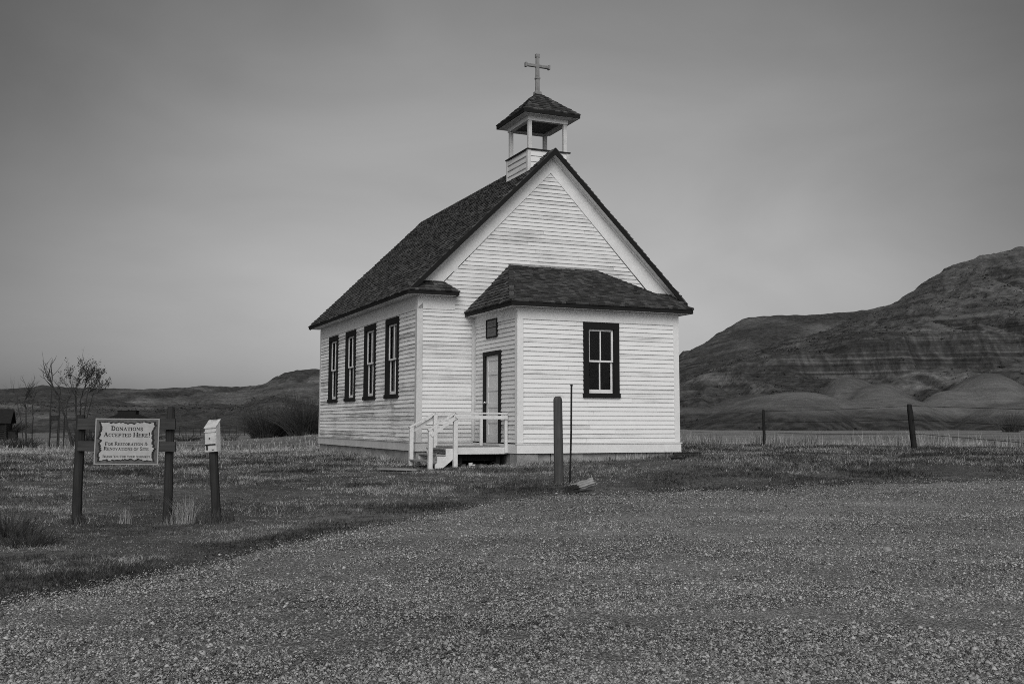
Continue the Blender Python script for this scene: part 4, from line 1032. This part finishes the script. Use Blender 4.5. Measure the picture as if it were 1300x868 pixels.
log(712, 620, .30, .05, R(5), R(2), 'split_log', 'flat weathered wood piece at the foot of the thick post', (1, .45), 'post2')
log(873, 580, .62, .085, R(8), R(0), 'fallen_log', 'dark log lying in grass off the right corner of the church', (1, .8), 'darkwood')
log(862, 583, .30, .06, R(-12), R(0), 'fallen_log', 'small dark log chunk close to the right foundation corner', (1, .8), 'darkwood')

def rock(u, v, s, label, mat='rock', flat=.6, name='rock', cat='rock'):
    import bmesh
    g = on_ground(u, v); bm = bmesh.new(); bmesh.ops.create_icosphere(bm, subdivisions=3, radius=1)
    ph = random.random()*50
    for q in bm.verts:
        k = .75+.5*float(fbm(q.co.x*1.4+ph, q.co.y*1.4+q.co.z*1.1, 3, 9)); q.co = Vector((q.co.x*k*s, q.co.y*k*s*.8, q.co.z*k*s*flat))
    me = bpy.data.meshes.new(name); bm.to_mesh(me); bm.free(); me.materials.append(M[mat])
    o = bpy.data.objects.new(name, me); col.objects.link(o); o.location = g+Vector((0, 0, s*flat*.35+.012)); o.rotation_euler.z = ph; return tag(o, label, cat)
rock(796, 646, .10, 'flat dark stone lying on the gravel below the vestibule window', flat=.3)
rock(1127, 702, .055, 'small round pale stone alone on the open gravel', 'concrete', .8)
rock(416, 738, .09, 'flat dark stone on the gravel at the lower left', flat=.28)
# pale board flat in the grass by the steps, white scrap under the deck
g = on_ground(507, 598); m = MB(); m.box(-.42, .42, -.16, .16, 0, .03, .008)
bo = m.build('board', m_paint('grey_board', .20, .3), None, bevel=.004); bo.location = g+Vector((0, 0, .03)); bo.rotation_euler = (R(2), R(1), R(-12)); tag(bo, 'pale flat board lying in grass at the foot of the steps', 'board')
g = ch(.62, -1.95); g.z = gz(g.x, g.y); m = MB(); m.box(-.045, .045, -.03, .03, 0, .07, .012); m.box(.05, .10, -.02, .02, .0, .03, .008)
sc_ = m.build('scrap', M['boxpaint']); sc_.location = g+Vector((0, 0, .01)); tag(sc_, 'small white scrap lying in shade beneath the porch deck', 'scrap')
m = MB()
for i in range(9):
    x, y = random.uniform(-.7, .7), random.uniform(-.2, .2); m.box(x-.06, x+.06, y-.04, y+.04, -.02, random.uniform(.015, .05), .015)
g = ch(.9, -2.05); g.z = gz(g.x, g.y); rb = m.build('rubble', M['rock']); rb.location = g; rb.rotation_euler.z = CHR; tag(rb, 'broken concrete rubble on the ground under the porch edge', 'rubble', kind='stuff')

# ------------------------------------------------------------------ wire fence on the right
fpts = []
p1, p2 = on_ground(970.5, 565), on_ground(1161.5, 571)
dd = p2-p1; fp = [p1-dd, p1, p2, p2+dd]
fp = [Vector((q.x, q.y, gz(q.x, q.y))) for q in fp]
fence = empty('wire_fence', fp[1]); tag(fence, 'wire fence on dark wooden posts at the right field edge', 'fence')
tops = []
for i, q in enumerate(fp):
    hh = [1.30, px(970, 520, fp[1].y)-fp[1].z, px(1159, 513, fp[2].y)-fp[2].z, 1.35][i]; w = [.11, .105, .145, .12][i]; ln = Vector(([0, -.01, -.11, .02][i], 0, hh))
    m = wpost(q-Vector((0, 0, .2)), q+ln, w, w*.92); m.v = [tuple(Vector(v)-fp[1]) for v in m.v]; m.build('post', M['fencepost'], fence); tops.append(q+ln)
for fr in (.96, .66, .36):
    m = MB()
    for i in range(3):
        a = fp[i].lerp(tops[i], fr)-fp[1]; b = fp[i+1].lerp(tops[i+1], fr)-fp[1]
        m.tube([a, a.lerp(b, .5)-Vector((0, 0, .04)), b], .006, 4, False)
    m.build('wire', M['iron'], fence)

# ------------------------------------------------------------------ bushes, saplings and far-off sheds on the left
def twigs(m, n, h, spread, r0, fork=3, base=.3, segs=5, arch=.5):
    for i in range(n):
        a = random.uniform(0, 6.283); k = random.random()**.6; b = Vector((math.cos(a)*base*random.random(), math.sin(a)*base*random.random(), -.05))
        H = h*(1-.45*k*k)*random.uniform(.6, 1.05); o_ = spread*k
        d = Vector((math.cos(a), math.sin(a), 0)); jit = Vector((random.uniform(-.1, .1), random.uniform(-.1, .1), 0))*h*.5
        pts = [b+d*o_*(t**(1+arch))+jit*t*t+Vector((0, 0, H*t*(1-.12*t*k))) for t in [j/segs for j in range(segs+1)]]
        m.tube(pts, [r0*(1-.85*j/segs) for j in range(segs+1)], 3, False)
        for f in range(fork):
            j = random.randint(1, segs-1); q = pts[j]; e = (pts[j+1]-pts[j]).normalized(); s_ = Vector((random.uniform(-1, 1), random.uniform(-1, 1), random.uniform(.1, .9))).normalized()
            l_ = H*random.uniform(.15, .4); m.tube([q, q+(e+s_*.6).normalized()*l_*.5, q+(e+s_*.45).normalized()*l_], [r0*.45, r0*.3, r0*.1], 3, False)
def bush(u, v, Y, h, spread, n, r0, label, name='willow_bush', cat='bush', group=None, mat='bark', fork=3, base=.8, arch=.3):
    p = at(u, v, Y); g = Vector((p.x, Y, gz(p.x, Y))); m = MB(); twigs(m, n, h, spread, r0, fork, base, 5, arch)
    o = m.build(name, M[mat]); o.location = g; return tag(o, label, cat, group)
G1 = 'leafless willow bushes behind the field'
bush(338, 556, 112, 4.0, 3.6, 420, .042, 'broad leafless willow bush, the left one of the pair beside the church', group=G1, base=1.6)
bush(386, 556, 108, 4.5, 3.4, 440, .042, 'taller leafless willow bush touching the rear corner of the church', group=G1, base=1.5)
bush(362, 556, 118, 3.6, 3.6, 240, .042, 'middle leafless willow bush seen between the two darker ones', group=G1, base=1.6)
bush(-4, 558, 104, 3.4, 2.6, 260, .04, 'dark leafless bush behind the log cabin at the left edge', 'shrub', 'shrub', base=1.2)
bush(25, 573, 55, .75, .75, 260, .012, 'low tangled dark shrub under the two bare trees', 'shrub', 'shrub')
bush(112, 566, 64, 1.5, .9, 260, .016, 'dark twiggy shrub behind the left post of the sign', 'shrub', 'shrub')
bush(291, 558, 100, 1.3, .9, 40, .02, 'small bare shrub in the field just right of the donation box', 'shrub', 'shrub')
bush(180, 556, 90, 1.0, 2.5, 240, .02, 'low dark shrub at the field edge behind the sign board', 'shrub', 'shrub')
bush(238, 554, 95, .9, 2.0, 120, .02, 'low dark shrub in the field between sign and box', 'shrub', 'shrub')
bush(8, 672, 12.6, .42, .28, 220, .006, 'dark dead weed clump at the lower left edge of the lawn', 'weed_clump', 'weeds', base=.3)
bush(35, 678, 12.0, .28, .26, 200, .005, 'smaller dark weed clump beside the left edge', 'weed_clump', 'weeds', base=.3)
bush(1283, 541, 108, 2.6, 2.4, 260, .02, 'grey bare shrub below the mounds at the right picture edge', 'shrub', 'shrub', mat='post')

def tree(u, v, Y, stems, name, label, leaves=0, tw=60, seed=1):
    random.seed(seed)
    p = at(u, v, Y); g = Vector((p.x, Y, gz(p.x, Y))); root = empty(name, g); tag(root, label, 'tree')
    m = MB(); tips = []
    def W3(uu, vv, dy=0): return at(uu, vv if vv > 525 else 525-(525-vv)*.70, Y+dy)-g
    def branch(a, d, l, r, depth):
        pts = [a]; dd = d.normalized(); n = 4
        for i in range(n):
            dd = (dd+Vector((random.uniform(-.16, .16), random.uniform(-.16, .16), random.uniform(-.02, .14)))).normalized(); pts.append(pts[-1]+dd*l/n)
        m.tube(pts, [r*(1-.6*i/n) for i in range(n+1)], 4, False)
        if depth == 0: tips.extend(pts[1:]); return
        for k in range(random.randint(3, 4)):
            j = random.randint(1, n); s_ = Vector((random.uniform(-1, 1), random.uniform(-1, 1), random.uniform(-.1, .9))).normalized()
            branch(pts[j], dd*.75+s_*.75, l*random.uniform(.45, .7), r*.45, depth-1)
    for path, r, depth, nb, t0_ in stems:
        pts = [W3(*q) for q in path]; pts[0] = Vector((pts[0].x, pts[0].y, min(pts[0].z, -.05)))
        fine = []
        for i in range(len(pts)-1):
            for k in range(4): fine.append(pts[i].lerp(pts[i+1], k/4)+Vector((random.uniform(-.02, .02), random.uniform(-.1, .1), 0))*(0 if i+k == 0 else 1))
        fine.append(pts[-1]); nf_ = len(fine)
        m.tube(fine, [r*1.0*(1-.8*i/(nf_-1)) for i in range(nf_)], 6, False)
        Ht = (fine[-1]-fine[0]).length
        for b in range(nb):
            j = random.randint(int(t0_*(nf_-1)), nf_-2); e = (fine[j+1]-fine[j]).normalized(); a_ = random.uniform(0, 6.283)
            s_ = Vector((math.cos(a_), math.sin(a_), random.uniform(.2, .8)))
            branch(fine[j], e*.8+s_*.7, Ht*random.uniform(.12, .26), r*.32, depth)
        tips.append(fine[-1])
    m.build('trunk', M['trunk'], root)
    if leaves:
        n = leaves; T = np.array([tuple(t) for t in tips]); c = T[rng.integers(0, len(T), n)]+rng.normal(0, .07, (n, 3)); s = rng.uniform(.035, .075, n)
        a = rng.normal(size=(n, 3)); a /= np.linalg.norm(a, axis=1)[:, None]; b = np.cross(a, rng.normal(size=(n, 3))); b /= np.linalg.norm(b, axis=1)[:, None]
        V = np.stack([c-a*s[:, None], c+b*s[:, None]*.5, c+a*s[:, None], c-b*s[:, None]*.5], 1).reshape(-1, 3)
        np_mesh('crown', V, np.arange(n*4).reshape(n, 4), M['leaf'], root)
    return root
t_ = NT('dry_leaf'); M['leaf'] = t_.base(t_.ramp(t_.island(), [(.1, .02), (.9, .10)]))
tree(103, 571, 60, [([(102, 571), (102.5, 520), (102, 497), (110, 470), (110, 446)], .06, 1, 16, .5), ([(102, 520), (97, 500), (90, 475), (88, 455)], .04, 1, 9, .35), ([(103, 515), (112, 488), (122, 470), (125, 458)], .04, 1, 10, .35), ([(103, 500), (118, 490), (128, 484), (133, 480)], .03, 1, 7, .3), ([(102, 505), (95, 485), (100, 465), (101, 452)], .03, 1, 8, .3)], 'young_tree', 'young tree with sparse dry leaves above the left sign post', 1500, seed=3)
tree(91, 572, 58, [([(92, 572), (83, 530), (75, 498), (66, 470), (57, 456)], .085, 1, 7, .45), ([(66, 470), (67, 458), (66, 450)], .04, 0, 4, .2), ([(77, 505), (76, 485), (74, 467)], .04, 0, 6, .3), ([(82, 527), (86, 505), (90, 485)], .035, 1, 6, .3)], 'bare_tree', 'bare leaning tree with forked tip left of the young leafy tree', seed=5)
tree(33, 566, 66, [([(33.5, 566), (33, 530), (32.5, 500), (36, 476)], .06, 2, 12, .55), ([(33, 505), (22, 492), (16, 486)], .03, 1, 6, .3)], 'bare_tree', 'small bare tree with twiggy top, left one of two thin trunks', seed=8)
tree(41, 566, 66, [([(40, 567), (42, 530), (41.5, 505), (39, 490)], .055, 1, 8, .6)], 'bare_tree', 'thin dark leafless trunk just right of the twiggy bare tree', seed=9)

# low log cabin at the left edge
g = at(-24, 560, 96); g = Vector((g.x, 96, gz(g.x, 96))); cab = empty('log_cabin', g); tag(cab, 'dark old log cabin at the left picture edge', 'cabin')
m = MB()
for i in range(9):
    z = .1+i*.19; m.tube([(-2.6, -1.4, z), (2.3, -1.4, z)], .1, 7); m.tube([(-2.6, 1.4, z), (2.3, 1.4, z)], .1, 7); m.tube([(2.15, -1.6, z+.09), (2.15, 1.6, z+.09)], .1, 7); m.tube([(-2.5, -1.6, z+.09), (-2.5, 1.6, z+.09)], .1, 7)
for i in range(6): m.tube([(2.15, -1.2+i*.2, 1.85+i*.17), (2.15, 1.2-i*.2, 1.85+i*.17)], .09, 6)
m.build('wall', M['cabin'], cab)
m = MB()
for s in (-1, 1): m.hexa([Vector(q) for q in ((-2.9, s*1.75, 1.55), (2.6, s*1.75, 1.55), (2.6, 0, 2.75), (-2.9, 0, 2.75), (-2.9, s*1.75, 1.65), (2.6, s*1.75, 1.65), (2.6, 0, 2.87), (-2.9, 0, 2.87))])
m.build('roof', M['cabin'], cab)
m = MB(); m.box(2.35, 2.95, -1.3, .6, 0, .85, .04); m.box(2.4, 3.1, -1.4, .7, .86, .93, .03); m.build('lean_to', M['cabin'], cab)
cab.rotation_euler.z = R(18)
# shed whose dark roof shows above the sign
g = at(162, 556, 88); g = Vector((g.x, 88, gz(g.x, 88))); shed = empty('shed', g); tag(shed, 'dark distant shed whose roof with raised top shows above the sign', 'shed')
m = MB()
for i in range(26): m.box(-1.25+i*.1, -1.25+i*.1+.094, -1.0, 1.0, 0, 1.3, .012)
m.build('wall', M['darkwood'], shed)
m = MB()
hz0 = px(162, 531, 88)-g.z; hz1 = px(162, 526, 88)-g.z; hz2 = px(162, 521.5, 88)-g.z
lo_ = [Vector((x, y, hz0-.02)) for x, y in ((-1.55, -1.2), (1.5, -1.2), (1.5, 1.2), (-1.55, 1.2))]; hi_ = [Vector((x, y, hz1)) for x, y in ((-.85, -.35), (.85, -.35), (.85, .35), (-.85, .35))]
m.hexa(lo_+hi_); m.box(-1.5, 1.45, -1.1, 1.1, 1.25, hz0-.02)
m.build('roof', M['dark'], shed)
m = MB(); m.box(-.80, .72, -.33, .33, hz1, hz2, .015); m.box(-.86, .78, -.37, .37, hz2, hz2+.05, .015); m.build('cupola', M['dark'], shed)
# pole frame beside the trees
g = at(72, 572, 59); g = Vector((g.x, 59, gz(g.x, 59))); fr = empty('rail_pen', g); tag(fr, 'thin pole and rail pen standing among the bare trees', 'pen')
for x in (-.42, .0, .34, 1.25):
    m = MB(); m.tube([(x, 0, -.1), (x+random.uniform(-.03, .03), 0, 1.75)], .03, 6); m.build('post', M['darkwood'], fr)
for z in (1.72, 1.45, .55):
    m = MB(); m.tube([(-.45, .03, z), (1.3, .03, z+.02)], .022, 6); m.build('rail', M['darkwood'], fr)
m = MB(); m.box(-.40, -.03, -.01, .01, 1.46, 1.70); m.build('panel', M['darkwood'], fr)
# far pole fence in the field
g = at(262, 551, 140); g = Vector((g.x, 140, gz(g.x, 140))); pf = empty('pole_fence', g); tag(pf, 'far rail fence of thin posts across the field between sign and bush', 'fence')
for i in range(17):
    x = -5.5+i*.95+random.uniform(-.1, .1); m = MB(); m.tube([(x, 0, -.1), (x+random.uniform(-.05, .05), 0, random.uniform(.9, 1.25))], .05, 5); m.build('post', M['darkwood'], pf)
for z in (.55, .92):
    m = MB(); m.tube([(-5.6, -.06, z), (2, -.06, z+.03), (10, -.06, z-.02)], .03, 5); m.build('rail', M['darkwood'], pf)

# grass tufts at the foot of the sign and box
def tuft(u, v, n, h, spread, label, mat):
    g = on_ground(u, v); x = rng.normal(0, spread, n); y = rng.normal(0, spread*.6, n)
    hh = h*rng.uniform(.35, 1, n)*np.exp(-(x/spread)**2*.25)
    V, Fc = blades(x, y, hh, rng.uniform(.004, .008, n), .38, np.full(n, -.01))
    o = np_mesh('grass_tuft', V, Fc, mat, attrs={'dry': np.repeat(rng.uniform(.05, .5, n), 5)}); o.location = g
    return tag(o, label, 'grass tuft')
straw = m_blade('straw', .03, .13, .32); weed = m_blade('weed', .01, .03, .10)
tuft(236, 664, 420, .44, .12, 'tall straw coloured grass tuft right of the right sign post', straw)
tuft(160, 664, 130, .28, .06, 'small pale straw tuft between the two sign posts', straw)
tuft(280, 662, 300, .22, .13, 'dark weedy tuft around the foot of the donation box post', weed)
tuft(216, 662, 120, .26, .05, 'thin dry tuft against the foot of the right sign post', straw)
tuft(255, 664, 260, .20, .14, 'dark weedy tuft between sign post and donation box post', weed)
tuft(98, 666, 130, .20, .07, 'dark weedy tuft at the foot of the left sign post', weed)

# ------------------------------------------------------------------ light: veiled sun behind the camera, monochrome sky
SUN_AZ, SUN_EL = R(0), R(36)           # azimuth measured from behind the camera towards the right
sd = Vector((math.sin(SUN_AZ)*math.cos(SUN_EL), -math.cos(SUN_AZ)*math.cos(SUN_EL), math.sin(SUN_EL)))
sun = bpy.data.lights.new('sun', 'SUN'); sun.energy = 1.5; sun.angle = R(40); sun.color = (1, .985, .96)
so_ = bpy.data.objects.new('sun', sun); col.objects.link(so_); so_.rotation_euler = sd.to_track_quat('Z', 'Y').to_euler()
w = bpy.data.worlds.new('World'); scene.world = w; w.use_nodes = True; nt = w.node_tree
bg = nt.nodes['Background']; sky = nt.nodes.new('ShaderNodeTexSky'); sky.sky_type = 'NISHITA'; sky.sun_disc = False
sky.sun_elevation = SUN_EL; sky.sun_rotation = math.atan2(sd.x, sd.y); sky.air_density = 1.0; sky.dust_density = 2.0; sky.ozone_density = 1.0
sepc = nt.nodes.new('ShaderNodeSeparateColor'); nt.links.new(sky.outputs[0], sepc.inputs[0])
def wm(op, a, b):
    o = nt.nodes.new('ShaderNodeMath'); o.operation = op
    for i, v in enumerate((a, b)):
        if isinstance(v, (int, float)): o.inputs[i].default_value = v
        else: nt.links.new(v, o.inputs[i])
    return o.outputs[0]
grey = wm('ADD', wm('MULTIPLY', sepc.outputs[0], .55), wm('ADD', wm('MULTIPLY', sepc.outputs[1], .35), wm('MULTIPLY', sepc.outputs[2], .10)))
tc = nt.nodes.new('ShaderNodeTexCoord'); mp = nt.nodes.new('ShaderNodeMapping'); mp.inputs['Scale'].default_value = (1.0, 1.0, 2.6); nt.links.new(tc.outputs['Generated'], mp.inputs[0])
no = nt.nodes.new('ShaderNodeTexNoise'); no.inputs['Scale'].default_value = 2.3; no.inputs['Detail'].default_value = 6; no.inputs['Roughness'].default_value = .5; no.inputs['Distortion'].default_value = .6; nt.links.new(mp.outputs[0], no.inputs['Vector'])
rp = nt.nodes.new('ShaderNodeMapRange'); rp.inputs['From Min'].default_value = .3; rp.inputs['From Max'].default_value = .7; rp.inputs['To Min'].default_value = .86; rp.inputs['To Max'].default_value = 1.10; nt.links.new(no.outputs['Fac'], rp.inputs[0])
gen = nt.nodes.new('ShaderNodeVectorMath'); gen.operation = 'DOT_PRODUCT'; nt.links.new(tc.outputs['Generated'], gen.inputs[0]); gd = Vector((.02, 1, .24)).normalized(); gen.inputs[1].default_value = gd
ang = wm('ARCCOSINE', gen.outputs['Value'], 0)
gl2 = nt.nodes.new('ShaderNodeMapRange'); gl2.interpolation_type = 'SMOOTHERSTEP'; gl2.inputs['From Min'].default_value = R(2); gl2.inputs['From Max'].default_value = R(40); gl2.inputs['To Min'].default_value = 1.12; gl2.inputs['To Max'].default_value = .43; nt.links.new(ang, gl2.inputs[0])
back = nt.nodes.new('ShaderNodeMapRange'); back.inputs['From Min'].default_value = R(60); back.inputs['From Max'].default_value = R(100); back.inputs['To Min'].default_value = 0; back.inputs['To Max'].default_value = .65; nt.links.new(ang, back.inputs[0])
cl = wm('MULTIPLY', wm('MULTIPLY', grey, rp.outputs[0]), wm('ADD', gl2.outputs[0], back.outputs[0]))   # thin overcast, brightest low in the north and round the sun
nt.links.new(cl, bg.inputs['Color']); bg.inputs['Strength'].default_value = .10

# ------------------------------------------------------------------ camera and view
cam = bpy.data.cameras.new('camera'); co = bpy.data.objects.new('camera', cam); col.objects.link(co); scene.camera = co
cam.sensor_width = 36; cam.sensor_fit = 'HORIZONTAL'; cam.lens = F/1300*36; cam.shift_y = -(434-PPY)/1300; cam.clip_end = 4000; cam.clip_start = .1
co.matrix_world = Matrix.Translation((0, 0, CAM_H)) @ Matrix.Rotation(math.pi/2+PITCH, 4, 'X') @ Matrix.Rotation(ROLL, 4, 'Z')
vs = scene.view_settings; vs.view_transform = 'Standard'; vs.look = 'None'; vs.exposure = 0.0; vs.gamma = 1.0; vs.use_curve_mapping = False
scene.render.resolution_x, scene.render.resolution_y = 1024, 683
scene.cycles.max_bounces = 6; scene.cycles.filter_width = .95; scene.cycles.use_denoising = False; scene.cycles.denoising_prefilter = 'ACCURATE'; scene.cycles.denoising_input_passes = 'RGB_ALBEDO_NORMAL'; scene.cycles.use_adaptive_sampling = False
